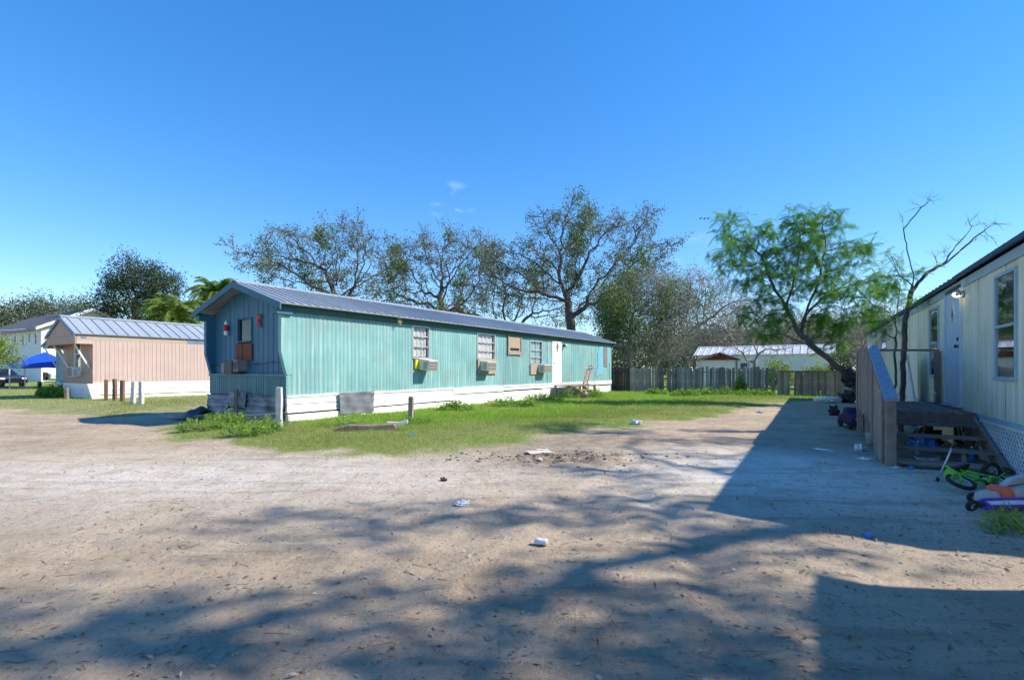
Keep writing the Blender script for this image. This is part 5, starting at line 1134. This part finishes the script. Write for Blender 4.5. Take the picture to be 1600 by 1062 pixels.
# slender half-bare tree beyond the porch
RB = RF.w(T0+1.45, .50); dd = RB.y
st_, ends, rg_ = tree_skel('slender_tree', 'slender half-bare dark tree standing against the trailer behind the porch', [Vector((RB.x, RB.y, 0)), PD(1412, 560, dd), PD(1414, 500, dd), PD(1424, 455, dd)],
    [ilobe(1415, 345, dd, 10, 14, .2, .3), ilobe(1440, 318, dd, 16, 14, .25, .6), ilobe(1465, 395, dd, 22, 8, .3, .4), ilobe(1505, 372, dd, 22, 12, .3, .5), ilobe(1525, 345, dd, 12, 16, .25, .4), ilobe(1560, 348, dd, 20, 6, .25, .4), ilobe(1540, 375, dd, 14, 8, .25, .2), ilobe(1392, 400, dd, 12, 14, .3, .4), ilobe(1385, 425, dd, 14, 12, .3, .4)],
    34, .10, .13, .05, .0035, M_bark, 72, twigs=3, twl=.20, tipmax=2, limbs=([PD(1424, 455, dd), PD(1428, 430, dd), PD(1417, 390, dd), PD(1410, 340, dd)], [PD(1412, 360, dd), PD(1435, 330, dd), PD(1458, 308, dd)], [PD(1424, 455, dd), PD(1450, 425, dd), PD(1480, 410, dd), PD(1508, 385, dd), PD(1530, 366, dd), PD(1552, 350, dd)], [PD(1470, 415, dd), PD(1490, 390, dd), PD(1515, 360, dd)], [PD(1426, 450, dd), PD(1405, 430, dd), PD(1390, 395, dd)]))
sel = ends[(ends[:, 2]+0 < 3.9) & (ends[:, 0]+RB.x < PD(1440, 0, dd).x)]
if len(sel): frond_tree(st_, sel, 1, rg_, L_mim, .24)
st2, ends2, rg2 = tree_skel('sapling', 'thin leafy sapling stems behind the boarded stair railing', [Vector((RB.x-.45, RB.y+.1, 0)), PD(1400, 600, dd-.1), PD(1398, 560, dd-.1)],
    [ilobe(1385, 520, dd-.1, 16, 20, .3, 1), ilobe(1405, 500, dd-.1, 14, 18, .3, 1), ilobe(1372, 495, dd-.1, 16, 22, .3, 1), ilobe(1400, 450, dd-.1, 26, 20, .3, 1.2), ilobe(1430, 470, dd-.1, 20, 12, .3, .8), ilobe(1380, 440, dd-.1, 22, 24, .35, 1.2), ilobe(1440, 420, dd-.1, 18, 16, .3, .8)],
    9, .11, .19, .022, .004, M_bark, 73, twigs=1, twl=.15)
frond_tree(st2, ends2, 2, rg2, L_mim, .23)
# little tree at the left edge
make_tree('small_tree', 'small lime-leaved tree at the left edge before the house', 'tree', [gp(-30, 30), PD(-25, 575, 30)], [ilobe(0, 548, 30, 22, 16, 1.0), ilobe(-25, 535, 30, 28, 18, 1.2), ilobe(12, 560, 30, 16, 10, .8), ilobe(-40, 555, 30, 30, 18, 1.2)], dens=70, D=.25, kill=.35, rt=.1, rtip=.012, bark=M_barkd, leaves=((L_lime, 12, .13, .07, .16),), twigs=2, twl=.25, seed=81)
# large oak outside the frame on the right: it throws the dappled shade across the foreground
def blob(u, v, r, hgt, w=1.0):
    hgt *= 1.12
    x, y = G(u, v); return ((x+1.139*hgt, y-.07*hgt, hgt), (r, r*.9, r*.6), w)
SH = [blob(120, 1020, .9, 10.5, 1.3), blob(440, 1050, .6, 10.8), blob(620, 975, .5, 9.6, .8), blob(780, 940, .55, 9.2), blob(920, 960, .7, 9.0, 1.1), blob(1050, 960, .6, 8.6), blob(1180, 1000, .7, 8.2, 1.1), blob(1150, 920, .4, 8.4, .6), blob(560, 825, .3, 10.6, .3), blob(980, 815, .5, 9.4, .7), blob(1090, 795, .4, 9.0, .5), blob(1180, 860, .4, 8.4, .6), blob(1000, 735, .6, 10.6, .7), blob(1120, 725, .6, 10.0, .6), blob(1000, 685, 1.1, 11.4, .9), blob(880, 672, .8, 12.2, .6), blob(1100, 690, .8, 11.0, .7)]
make_tree('oak_tree', 'big oak past the right edge whose shade dapples the dirt', 'tree', [(18.8, 3.0, 0), (18.4, 3.2, 3.4), (17.0, 3.6, 6.4)], SH, dens=13, D=.45, kill=.6, rt=.26, rtip=.010, bark=M_bark, leaves=((L_ever, 11, .20, .12, .18),), twigs=3, twl=.45, seed=91)

# ================================================================ shrubs and weeds
for k_, (u_, v_, r_, ns, nl, lab) in enumerate(((318, 672, (.55, .35, .26), 60, 1500, 'low bright green weeds at the left end of the clump by the teal corner'), (355, 668, (.5, .4, .40), 70, 1800, 'taller feathery weeds before the crumpled front skirt'), (385, 680, (.55, .35, .30), 70, 1800, 'bright green weeds nearest the dirt by the grey-white post'), (412, 676, (.4, .3, .32), 50, 1200, 'green weeds just left of the grey-white post'),
      (655, 662, (.5, .3, .17), 50, 1000, 'weeds at the foot of the short weathered post'), (715, 643, (.7, .35, .26), 60, 1200, 'wispy weeds along the middle of the white skirting'), (800, 636, (1.0, .4, .30), 60, 1200, 'green weeds along the skirting left of the wooden steps'), (850, 628, (.8, .4, .32), 60, 1000, 'weeds crowding the left side of the wooden steps'), (912, 622, (1.1, .6, .52), 80, 1700, 'dense weeds right of the wooden steps'), (535, 668, (.6, .25, .16), 40, 700, 'sparse weeds behind the broken timber'))):
    x_, y_ = G(u_, v_, .06); make_bush('weed_clump', lab, (x_, y_), r_, ns, nl, .055 if y_ < 13 else .09, .016 if y_ < 13 else .035, L_weed, 100+k_, group='weeds by the teal home')
for k_, (u_, v_, r_, lab) in enumerate(((1075, 619, (.9, .5, .34), 'weed patch before the fence left of the vine'), (1120, 617, (1.2, .5, .40), 'broad weed patch before the fence under the vine'), (1180, 618, (1.0, .5, .33), 'weed patch before the fence gap'), (1025, 616, (.7, .4, .25), 'small weed patch at the left part of the fence'))):
    x_, y_ = G(u_, v_, .08); make_bush('weed_clump', lab, (x_, y_), r_, 60, 1100, .11, .045, L_weed, 130+k_, group='weeds before the fence')
x_, y_ = FFr.w(FFr.xu(1158), -.12).xy; make_bush('fence_vine', 'dark green vine climbing the fence gap', (x_, y_), (.28, .14, 1.15), 30, 800, .12, .07, L_weed, 140, 'vine')
for k_, (u_, d_, r_, lab) in enumerate(((1215, 36, (1.3, 1.0, 2.1), 'lime green shrub behind the fence below the forked bare tree'), (1278, 34, (1.3, 1.0, 1.75), 'lime green shrub behind the fence before the white home'), (1312, 35, (1.0, .9, 2.3), 'dark shrub behind the fence near the leaning trunk'))):
    make_bush('shrub', lab, (gp(u_, d_)[0], d_), r_, 90, 2600, .17, .09, L_lime if k_ < 2 else L_ever, 150+k_, 'shrub', 'shrubs behind the fence')
x_, y_ = G(112, 621); make_bush('shrub', 'dark shaded shrub at the front of the pink home', (x_, y_), (.75, .6, .75), 60, 2200, .11, .06, L_ever, 160, 'shrub'); x_, y_ = G(84, 623); make_bush('shrub', 'bright green shrub left of the grey post stump', (x_, y_), (.75, .5, .55), 60, 1800, .11, .05, L_weed, 161, 'shrub')
x_, y_ = G(1590, 826); make_bush('weed_clump', 'dull grass clump by the purple scooter', (x_, y_), (.35, .22, .14), 60, 700, .09, .008, L_grass, 162)

# ================================================================ grass and litter
def blades(n_, x0, x1, y0, y1, hgt, wid, seed, thr=.0, keep=None):
    rg = np.random.default_rng(seed); x = rg.uniform(x0, x1, n_); y = y0+(y1-y0)*rg.random(n_)**1.25
    s = lawn_sd(x, y); pat = vnoise(x, y, 1.6, 12)*.6+vnoise(x, y, .5, 13)*.4
    ok = (rg.random(n_) < sstep(-.45, 1.6, s)*(.35+.9*pat)*np.where(x < -9.5, .55, 1)); ok &= np.abs((x)/np.maximum(y, .1)) < 1.15
    c, q = math.cos(-TF.a), math.sin(-TF.a); lx_ = c*(x-TF.ox)-q*(y-TF.oy); ly_ = q*(x-TF.ox)+c*(y-TF.oy); ok &= ~((lx_ > -.0) & (lx_ < TL) & (ly_ > -.05) & (ly_ < TW))
    c, q = math.cos(-PF.a), math.sin(-PF.a); lx_ = c*(x-PF.ox)-q*(y-PF.oy); ly_ = q*(x-PF.ox)+c*(y-PF.oy); ok &= ~((lx_ > -.0) & (lx_ < PL) & (ly_ > -.05) & (ly_ < PW))
    if keep is not None: ok &= keep(x, y)
    x, y, s, pat = x[ok], y[ok], s[ok], pat[ok]; N = len(x); z = height(x, y)
    a = rg.uniform(0, 2*pi, N); hh = hgt*rg.uniform(.5, 1.5, N)*(.45+.75*sstep(0, 3.0, s))*(.6+.7*pat); ww = wid*rg.uniform(.7, 1.3, N)
    ln = rg.normal(size=(N, 2))*.45*hh[:, None]; P = np.stack([x, y, z-.004], 1); W = np.stack([np.cos(a), np.sin(a), 0*a], 1)*ww[:, None]/2
    V = np.stack([P-W, P+W, P+np.stack([ln[:, 0], ln[:, 1], hh], 1)], 1).reshape(-1, 3)
    T = np.clip(.22-.22*(x < -9.5)+.55*sstep(.2, 4.5, s)+.35*(pat-.5)+rg.normal(size=N)*.13, 0, 1)
    return V, np.arange(3*N).reshape(-1, 3), np.repeat(T, 3)
parts = [blades(330000, -10, 12, 7.5, 16, .055, .007, 1), blades(260000, -14, 18, 13, 31, .075, .013, 2), blades(60000, -32, -8, 13, 40, .07, .016, 3)]
Vg = np.concatenate([p[0] for p in parts]); k = 0; Qg = []; 
for p in parts: Qg.append(p[1]+k); k += len(p[0])
g_ = link('lawn_grass', np_mesh('lawn_grass', Vg, [np.concatenate(Qg)], np.concatenate([p[2] for p in parts])), L_grass); g_['kind'] = 'stuff'; g_['label'] = 'patchy green grass over the yard and by the pink home'; g_['category'] = 'grass'
rg = np.random.default_rng(5)                              # fallen leaves, twigs, pebbles
n_ = 15000; y = 1.6+16*rg.random(n_)**1.7; x = (rg.uniform(-1.1, 1.15, n_))*y; x2, y2 = G(1510, 830); e = 900; x[:e] = x2+rg.normal(size=e)*.75; y[:e] = y2+rg.normal(size=e)*.35
P = np.stack([x, y, height(x, y)+.004], 1); d = rg.normal(size=(n_, 3)); d[:, 2] = np.abs(d[:, 2])*.18; d /= np.linalg.norm(d, axis=1, keepdims=True); s = np.cross(d, np.array([0, 0, 1.])+rg.normal(size=(n_, 3))*.3); s /= np.linalg.norm(s, axis=1, keepdims=True)
L_ = (.010+.045*rg.random(n_)**4)[:, None]; W_ = L_*.38; V = np.stack([P, P+d*L_*.5+s*W_*.5+[0, 0, .003], P+d*L_, P+d*L_*.5-s*W_*.5+[0, 0, .002]], 1).reshape(-1, 3)
o = link('leaf_litter', np_mesh('leaf_litter', V, [np.arange(4*n_).reshape(-1, 4)], np.repeat(rg.random(n_), 4)), L_litter); o['kind'] = 'stuff'; o['label'] = 'dry fallen leaves strewn over the dirt'; o['category'] = 'leaves'
n_ = 1500; y = 1.6+12*rg.random(n_)**1.8; x = rg.uniform(-1.1, 1.1, n_)*y; a = rg.uniform(0, 2*pi, n_); ll = (.02+.12*rg.random(n_)**3); z = height(x, y)+.004
P0 = np.stack([x, y, z], 1); P1 = np.stack([x+np.cos(a)*ll, y+np.sin(a)*ll, height(x+np.cos(a)*ll, y+np.sin(a)*ll)+.006], 1)
o = link('fallen_twigs', wood_mesh('fallen_twigs', [(P0, P1, np.full(n_, .0022), np.full(n_, .0012), 4)]), M_wood); o['kind'] = 'stuff'; o['label'] = 'tiny dry twigs strewn over the dirt'; o['category'] = 'twigs'
n_ = 5000; y = 1.6+14*rg.random(n_)**1.7; x = rg.uniform(-1.1, 1.1, n_)*y; z = height(x, y); r = .003+.011*rg.random(n_)**4
ico = np.array([(0, 0, 1), (.9, 0, .2), (.28, .85, .2), (-.72, .53, .2), (-.72, -.53, .2), (.28, -.85, .2), (0, 0, -.6)]); fi = np.array([(0, 1, 2), (0, 2, 3), (0, 3, 4), (0, 4, 5), (0, 5, 1), (6, 2, 1), (6, 3, 2), (6, 4, 3), (6, 5, 4), (6, 1, 5)])
V = (np.stack([x, y, z], 1)[:, None]+ico[None]*r[:, None, None]*rg.uniform(.6, 1.3, (n_, 7, 1))*np.array([1.2, 1, .7])).reshape(-1, 3)
o = link('pebbles', np_mesh('pebbles', V, [(fi[None]+7*np.arange(n_)[:, None, None]).reshape(-1, 3)], smooth=True), M_stone); o['kind'] = 'stuff'; o['label'] = 'small pebbles scattered over the dirt'; o['category'] = 'pebbles'

n_ = 700; x = MUD[0]+rg.normal(size=n_)*.75; y = MUD[1]+rg.normal(size=n_)*.38; z = height(x, y); r = .006+.026*rg.random(n_)**4
V = (np.stack([x, y, z], 1)[:, None]+ico[None]*r[:, None, None]*rg.uniform(.6, 1.4, (n_, 7, 1))*np.array([1.2, 1, .6])).reshape(-1, 3)
o = link('dirt_clods', np_mesh('dirt_clods', V, [(fi[None]+7*np.arange(n_)[:, None, None]).reshape(-1, 3)]), mat('dark_soil', (.15, .115, .08), (.09, .07, .05), scale=20, rough=.95)); o['kind'] = 'stuff'; o['label'] = 'clods of dark churned soil at the muddy patch'; o['category'] = 'soil'

# ---------------------------------------------------------------- single litter pieces
def crumple(name, label, cat, u, v, sx, sy, sz, m_, seed, group='litter on the ground', z=0.0, rz=None, part='crumpled_film', loc=None):
    r = random.Random(seed); bm = bmesh.new(); bmesh.ops.create_icosphere(bm, subdivisions=3, radius=1)
    ph = [r.uniform(0, 6) for _ in range(6)]
    for v_ in bm.verts:
        c = v_.co; q = 1+.22*math.sin(5*c.x+ph[0])*math.sin(6*c.y+ph[1])+.15*math.sin(9*c.z+ph[2]+4*c.x)+.12*r.uniform(-1, 1)
        v_.co = Vector((c.x*sx*q, c.y*sy*q, (c.z*.9+.6)*sz*(q if c.z > -.5 else 1)))
    me = bpy.data.meshes.new(part); bm.to_mesh(me); bm.free()
    x, y = loc or G(u, v); t = thing(name, label, cat, (x, y, gz(x, y)+z), r.uniform(0, 6) if rz is None else rz, group); link(part, me, m_, t); return t
can = thing('drink_can', 'crushed white and silver drink can lying in the dirt foreground', 'can', (*G(846, 854), gz(*G(846, 854))+.028), (pi/2-.05, .0, 1.1), 'litter on the ground')
MB().lathe([(.001, -.06), (.024, -.06), (.030, -.05), (.031, -.01), (.026, .01), (.030, .04), (.027, .055), (.022, .06), (.001, .056)], 16).build('can_body', M_whitep, can, smooth=True); can.scale = (.82, .82, .82); MB().lathe([(.001, .058), (.020, .0605), (.020, .062), (.001, .0625)], 16).build('can_lid', M_alu, can)
crumple('crumpled_paper', 'crumpled white paper in the middle of the dirt', 'paper', 722, 792, .07, .045, .03, M_whitep, 1); 
cb = thing('cardboard_sheet', 'flat pale cardboard sheet by the muddy patch', 'cardboard', (*G(843, 707), gz(*G(843, 707))+.01), (.0, .03, .3), 'litter on the ground'); MB().box(-.19, .19, -.12, .12, 0, .012).build('board', M_card, cb, rot=(.02, -.03, 0)); MB().box(.0, .2, .121, .17, .002, .016).build('torn_flap', M_card, cb, rot=(.1, 0, 0))
crumple('stone', 'dark stone lying on the dirt left of centre', 'stone', 693, 753, .045, .03, .025, mat('dark_stone', (.08, .07, .065), rough=.9), 2, part='stone_body')
crumple('plastic_scrap', 'bright blue plastic scrap on the shaded dirt', 'litter', 1356, 838, .05, .025, .012, M_bluep, 3); crumple('plastic_bag', 'white plastic bag on the grass edge', 'bag', 994, 664, .13, .09, .06, M_whitep, 4)
crumple('paper_scrap', 'small white scrap by the mud', 'litter', 843, 719, .05, .04, .02, M_whitep, 5); crumple('plastic_scrap', 'pale blue scrap in the grass', 'litter', 644, 686, .08, .04, .02, M_bluep, 6)
crumple('paper_scrap', 'white scrap in the grass far right of the lawn', 'litter', 1187, 645, .12, .07, .04, M_whitep, 7); crumple('plastic_bag', 'clear crumpled plastic bag near the stair post', 'bag', 1343, 705, .09, .07, .06, M_whitep, 8); crumple('plastic_bag', 'flattened white bag before the stair post', 'bag', 1353, 719, .10, .06, .02, M_whitep, 9); crumple('paper_scrap', 'white scrap at the foot of the steps', 'litter', 1398, 733, .11, .04, .015, M_whitep, 10); crumple('plastic_scrap', 'blue wrapper at the foot of the steps', 'litter', 1423, 733, .05, .03, .02, M_bluep, 11)
crumple('paper_plate', 'flat white litter on the shaded dirt path', 'litter', 1287, 703, .17, .07, .012, M_whitep, 12); crumple('plastic_bag', 'large white bag under the last step', 'bag', 0, 0, .2, .12, .06, M_whitep, 13, loc=RF.w(T0-3.0, .75).xy); crumple('plastic_bag', 'blue bag of rubbish under the porch', 'bag', 0, 0, .22, .16, .14, M_bluep, 14, loc=RF.w(T0-1.7, .6).xy); crumple('rubbish_bag', 'dark rubbish bag under the porch', 'bag', 0, 0, .22, .2, .2, M_black, 15, loc=RF.w(T0-1.2, .5).xy)
for k_, (a, b_, m_, lab) in enumerate(((T0-2.9, .35, M_greyp, 'grey plastic bottle under the bottom step'), (T0-2.2, .75, M_greyp, 'pale bottle under the middle steps'), (T0-2.55, .2, M_bluep, 'blue bottle under the steps by the wall'))):
    x_, y_ = RF.w(a, b_).xy; t = thing('plastic_bottle', lab, 'bottle', (x_, y_, 0), .3*k_, 'bottles under the steps'); MB().lathe([(.03, 0), (.034, .02), (.033, .13), (.015, .18), (.014, .20)], 12).build('bottle_body', m_, t, smooth=True); MB().lathe([(.016, .2), (.016, .22), (.001, .221)], 10).build('bottle_cap', M_whitetrim, t)
bk = thing('plastic_bucket', 'grey plastic bucket beside the boarded railing', 'bucket', (*G(1362, 694), 0), .2); MB().lathe([(.08, 0), (.10, .21), (.107, .22), (.097, .212), (.075, .01), (.001, .01)], 18).build('bucket_wall', M_greyp, bk, smooth=True); MB().tube([(-.104, 0, .2), (-.08, 0, .12), (0, .0, .09), (.08, 0, .12), (.104, 0, .2)], .004, 5).build('handle', M_alu, bk, loc=(0, -.105, 0))
# rubbish heap by the leaning trunk
hp = PD(1330, 578, 20.5).xy
crumple('rubbish_bag', 'black rubbish bag in the heap at the leaning trunk', 'bag', 0, 0, .42, .3, .38, M_black, 16, 'rubbish heap', loc=(hp.x, hp.y)); crumple('rubbish_bag', 'smaller black bag right of the heap by the trunk', 'bag', 0, 0, .3, .25, .25, M_black, 17, 'rubbish heap', loc=(hp.x+.5, hp.y-.6)); crumple('plastic_bag', 'pale blue bag on top of the heap by the trunk', 'bag', 0, 0, .3, .2, .16, M_bluedoor, 18, 'rubbish heap', loc=(hp.x+.02, hp.y-.05), z=.52)
crumple('plastic_tarp', 'white plastic tarp on the grass left of the heap', 'tarp', 0, 0, .55, .3, .15, M_whitep, 19, 'rubbish heap', loc=(hp.x-.85, hp.y+.1)); crumple('plastic_bag', 'white bag before the black bags by the trunk', 'bag', 0, 0, .3, .15, .1, M_whitep, 20, 'rubbish heap', loc=(hp.x-.05, hp.y-.6)); crumple('rubbish_bag', 'small dark bundle on the dirt before the heap', 'bag', 1303, 648, .16, .12, .18, mat('maroon_cloth', (.06, .025, .03), rough=.9), 21)
cl_ = PD(1327, 578, 18.35); crumple('black_cloth', 'black cloth tied round the leaning trunk', 'cloth', 0, 0, .24, .2, .36, M_black, 22, loc=(cl_.x, cl_.y), z=PD(1327, 594, 18.35).z-.15)
# toy car beside the railing
tc_ = thing('toy_car', 'dark purple ride-on toy car by the boarded railing', 'toy car', (*G(1341, 669), 0), RF.a+.25)
M_dp = mat('dark_purple_plastic', (.035, .015, .08), rough=.65, spec=.15)
prof = [(-.45, .10), (-.47, .28), (-.2, .34), (-.08, .46), (.12, .47), (.22, .34), (.48, .27), (.50, .10)]
MB().loft([[(x_*(.95 if abs(y_) > .2 else 1), y_, .05+(z_-.05)*(.93 if abs(y_) > .2 else 1)) for x_, z_ in prof] for y_ in (-.26, -.2, 0, .2, .26)]).build('body', M_dp, tc_, bevel=.02)
for xw in (-.3, .3):
    for s in (-1, 1): MB().torus(.075, .035, 18, 6).build('wheel', M_tyre, tc_, smooth=True, loc=(xw, s*.26, .11))
MB().box(-.06, .1, -.21, .21, .40, .44).build('windscreen', M_black, tc_, bevel=.01); MB().box(-.485, -.45, -.2, .2, .22, .26).build('bumper_stripe', M_greyp, tc_)
# child's bicycle lying on its side
bx_, by_ = G(1545, 769)
bike = thing('child_bicycle', "child's lime green bicycle lying on its side by the lattice", 'bicycle', (bx_, by_, .05), (math.radians(-66), 0, math.radians(8)))
WR = .115
for xw, lb in ((-.22, 0), (.22, 0)):
    wh = MB().torus(WR, .022, 28, 8).build('wheel', M_tyre, bike, smooth=True, loc=(xw, 0, WR)); MB().torus(WR-.022, .008, 28, 6).build('rim', M_alu, wh, smooth=True); sp_ = MB()
    for i in range(10): a = 2*pi*i/10; sp_.tube([(0, 0, 0), (math.cos(a)*(WR-.02), 0, math.sin(a)*(WR-.02))], .002, 4)
    sp_.build('spokes', M_alu, wh); MB().lathe([(.014, -.03), (.014, .03)], 10).build('hub', M_green, wh, rot=(pi/2, 0, 0))
fm = MB()
for p, q in (((-.12, 0, .30), (.05, 0, .13)), ((-.13, 0, .26), (.02, 0, .26)), ((.05, 0, .13), (.0, 0, .33)), ((.05, .02, .13), (.22, .03, .115)), ((.01, .02, .28), (.22, .03, .115)), ((.05, -.02, .13), (.22, -.03, .115)), ((.01, -.02, .28), (.22, -.03, .115))): fm.tube([p, q], .012, 8)
fm.build('frame', M_green, bike, smooth=True); fk = MB()
for s in (-1, 1): fk.tube([(-.14, s*.03, .25), (-.22, s*.032, .115)], .010, 8)
fk.tube([(-.115, 0, .25), (-.10, 0, .42)], .012, 8); fk.build('fork', M_green, bike, smooth=True)
MB().tube([(-.06, -.2, .47), (-.10, -.1, .43), (-.10, .1, .43), (-.06, .2, .47)], .010, 8).build('handlebar', M_alu, bike, smooth=True)
for s in (-1, 1): MB().tube([(-.06, s*.2, .47), (-.03, s*.27, .47)], .016, 8).build('grip', M_black, bike, smooth=True)
MB().loft([[(x_, y_*w_, .34+z_) for y_, z_ in ((-1, 0), (1, 0), (.8, .04), (-.8, .04))] for x_, w_ in ((-.09, .02), (.0, .035), (.09, .075), (.12, .06))]).build('saddle', M_black, bike, bevel=.01)
for s in (-1, 1): MB().box(.03, .08, s*.07-.04, s*.07+.04, .10+s*.06, .125+s*.06).build('pedal', M_green, bike, bevel=.004); MB().beam((.05, s*.03, .13), (.05, s*.045, .115+s*.06), .012, .012).build('crank', M_alu, bike)
for s in (-1, 1):
    wh = MB().torus(.045, .014, 18, 6).build('training_wheel', M_tyre, bike, smooth=True, loc=(.22, s*.17, .055)); MB().tube([(0, 0, 0), (0, -s*.13, .06)], .006, 6).build('bracket', M_green, wh)
MB().prism([(-.24, .20), (-.16, .20), (-.16, .30), (-.24, .30)], -.05, .05).build('number_plate', M_green, bike, bevel=.01)
# second bike wheel standing by the lattice
w2 = thing('loose_wheel', 'small bicycle wheel standing against the white lattice', 'wheel', (5.40, 5.78, .134), (.1, .0, .15)); o = MB().torus(.11, .024, 28, 8).build('tyre', M_tyre, w2, smooth=True); MB().torus(.088, .008, 28, 6).build('rim', M_alu, w2, smooth=True); sp_ = MB()
for i in range(8): a = 2*pi*i/8; sp_.tube([(0, 0, 0), (math.cos(a)*.09, 0, math.sin(a)*.09)], .003, 4)
sp_.build('spokes', M_alu, w2)
# ride-on toy, grey with coral saddle
rx_, ry_ = G(1572, 791)
rt = thing('ride_on_toy', 'grey ride-on toy with coral saddle tipped over beside the scooter', 'toy', (rx_, ry_, .02), (0, 0, .12))
def ring(x_, w_, h0, h1): return [(x_, -w_, h0), (x_, w_, h0), (x_, w_*1.05, (h0+h1)/2), (x_, w_*.7, h1), (x_, -w_*.7, h1), (x_, -w_*1.05, (h0+h1)/2)]
MB().loft([ring(-.30, .05, .03, .12), ring(-.2, .07, .02, .14), ring(-.08, .08, .02, .13), ring(.02, .10, .01, .15), ring(.2, .11, .01, .18), ring(.36, .10, .02, .20), ring(.44, .06, .05, .16)]).build('body', M_greyp, rt, smooth=False, bevel=.015)
MB().loft([ring(-.14, .09, .02, .165), ring(-.09, .10, .015, .19), ring(-.03, .10, .015, .18), ring(.0, .09, .02, .16)]).build('saddle', M_orange, rt, bevel=.012)
MB().prism([(.0, .16), (.12, .24), (.42, .30), (.48, .20), (.2, .185)], .02, .09).build('upper_shell', mat('pale_grey_plastic', (.5, .5, .48), rough=.5), rt, bevel=.012)
for xw in (-.24, .34):
    for s in (-1, 1): MB().torus(.035, .02, 16, 6).build('wheel', M_tyre, rt, smooth=True, loc=(xw, s*.11, .045))
sx_, sy_ = G(1518, 800)
sc = thing('kick_scooter', 'purple kick scooter lying at the front of the toys', 'scooter', (sx_, sy_, .045), (0.35, 0, .05))
MB().prism([(.07, .0), (.62, .0), (.66, .03), (.62, .05), (.10, .05)], -.05, .05).build('deck', M_purple, sc, bevel=.01); MB().box(.14, .50, -.035, .035, .0505, .054).build('grip_stripe', M_whitep, sc)
for xw in (.0, .70): wh = MB().torus(.038, .02, 20, 8).build('wheel', M_tyre, sc, smooth=True, loc=(xw, 0, .02)); MB().lathe([(.001, -.015), (.026, -.015), (.026, .015), (.001, .015)], 12).build('hub', M_greyp, wh, rot=(pi/2, 0, 0))
MB().tube([(.02, 0, .05), (.08, -.01, .09), (.25, -.03, .11), (.60, -.05, .12)], .014, 8).build('stem', M_purple, sc, smooth=True); MB().tube([(.60, -.17, .12), (.60, .07, .12)], .012, 8).build('handlebar', M_black, sc, smooth=True); MB().beam((.0, 0, .02), (.09, 0, .045), .05, .03).build('fork', M_black, sc)

# ================================================================ birds and wires
for k_, (u_, v_, lab) in enumerate(((1094, 342, 'first of three small birds flying in the sky'), (1100, 342.5, 'middle of three small birds flying in the sky'), (1106, 342, 'last of three small birds flying, nearest the green tree'))):
    p = PD(u_, v_, 70); t = thing('bird', lab, 'bird', p, (0, 0, .4), 'birds in flight')
    MB().loft([[(x_, r*math.cos(a*pi/3), r*math.sin(a*pi/3)) for a in range(6)] for x_, r in ((-.22, .01), (-.1, .05), (.08, .06), (.2, .035), (.27, .008))]).build('body', mat('bird_grey', (.25, .25, .26), rough=.8), t, smooth=True)
    for s in (-1, 1): MB().add([(-.06, 0, 0), (.1, 0, 0), (.12, s*.18, .14), (-.02, s*.5, .16+.06*s), (-.08, s*.18, .12), (-.06, 0, .015), (.1, 0, .015), (.12, s*.18, .155), (-.02, s*.5, .168+.06*s), (-.08, s*.18, .135)], [(0, 1, 2, 4), (2, 3, 4), (5, 9, 7, 6), (9, 8, 7), (0, 5, 6, 1), (1, 6, 7, 2), (2, 7, 8, 3), (3, 8, 9, 4), (4, 9, 5, 0)]).build('wing', M_black, t)
for k_, (a, b_, d0, d1, lab) in enumerate((((-120, 460), (190, 472), 46, 62, 'thin power cable highest over the house roof'), ((-120, 487), (120, 493), 46, 60, 'lower of the thin cables before the treeline'), ((-60, 505), (40, 513), 44, 50, 'service cable dropping to the eave of the white house'))):
    p, q = PD(*a, d0), PD(*b_, d1); pts = [p.lerp(q, i/12)-Vector((0, 0, .35*4*(i/12)*(1-i/12))) for i in range(13)]
    t = thing('power_cable', lab, 'cable', p, 0, 'power cables'); MB().tube([x_-p for x_ in pts], .022, 5).build('cable_strand', M_black if k_ != 2 else M_alu, t, smooth=True)
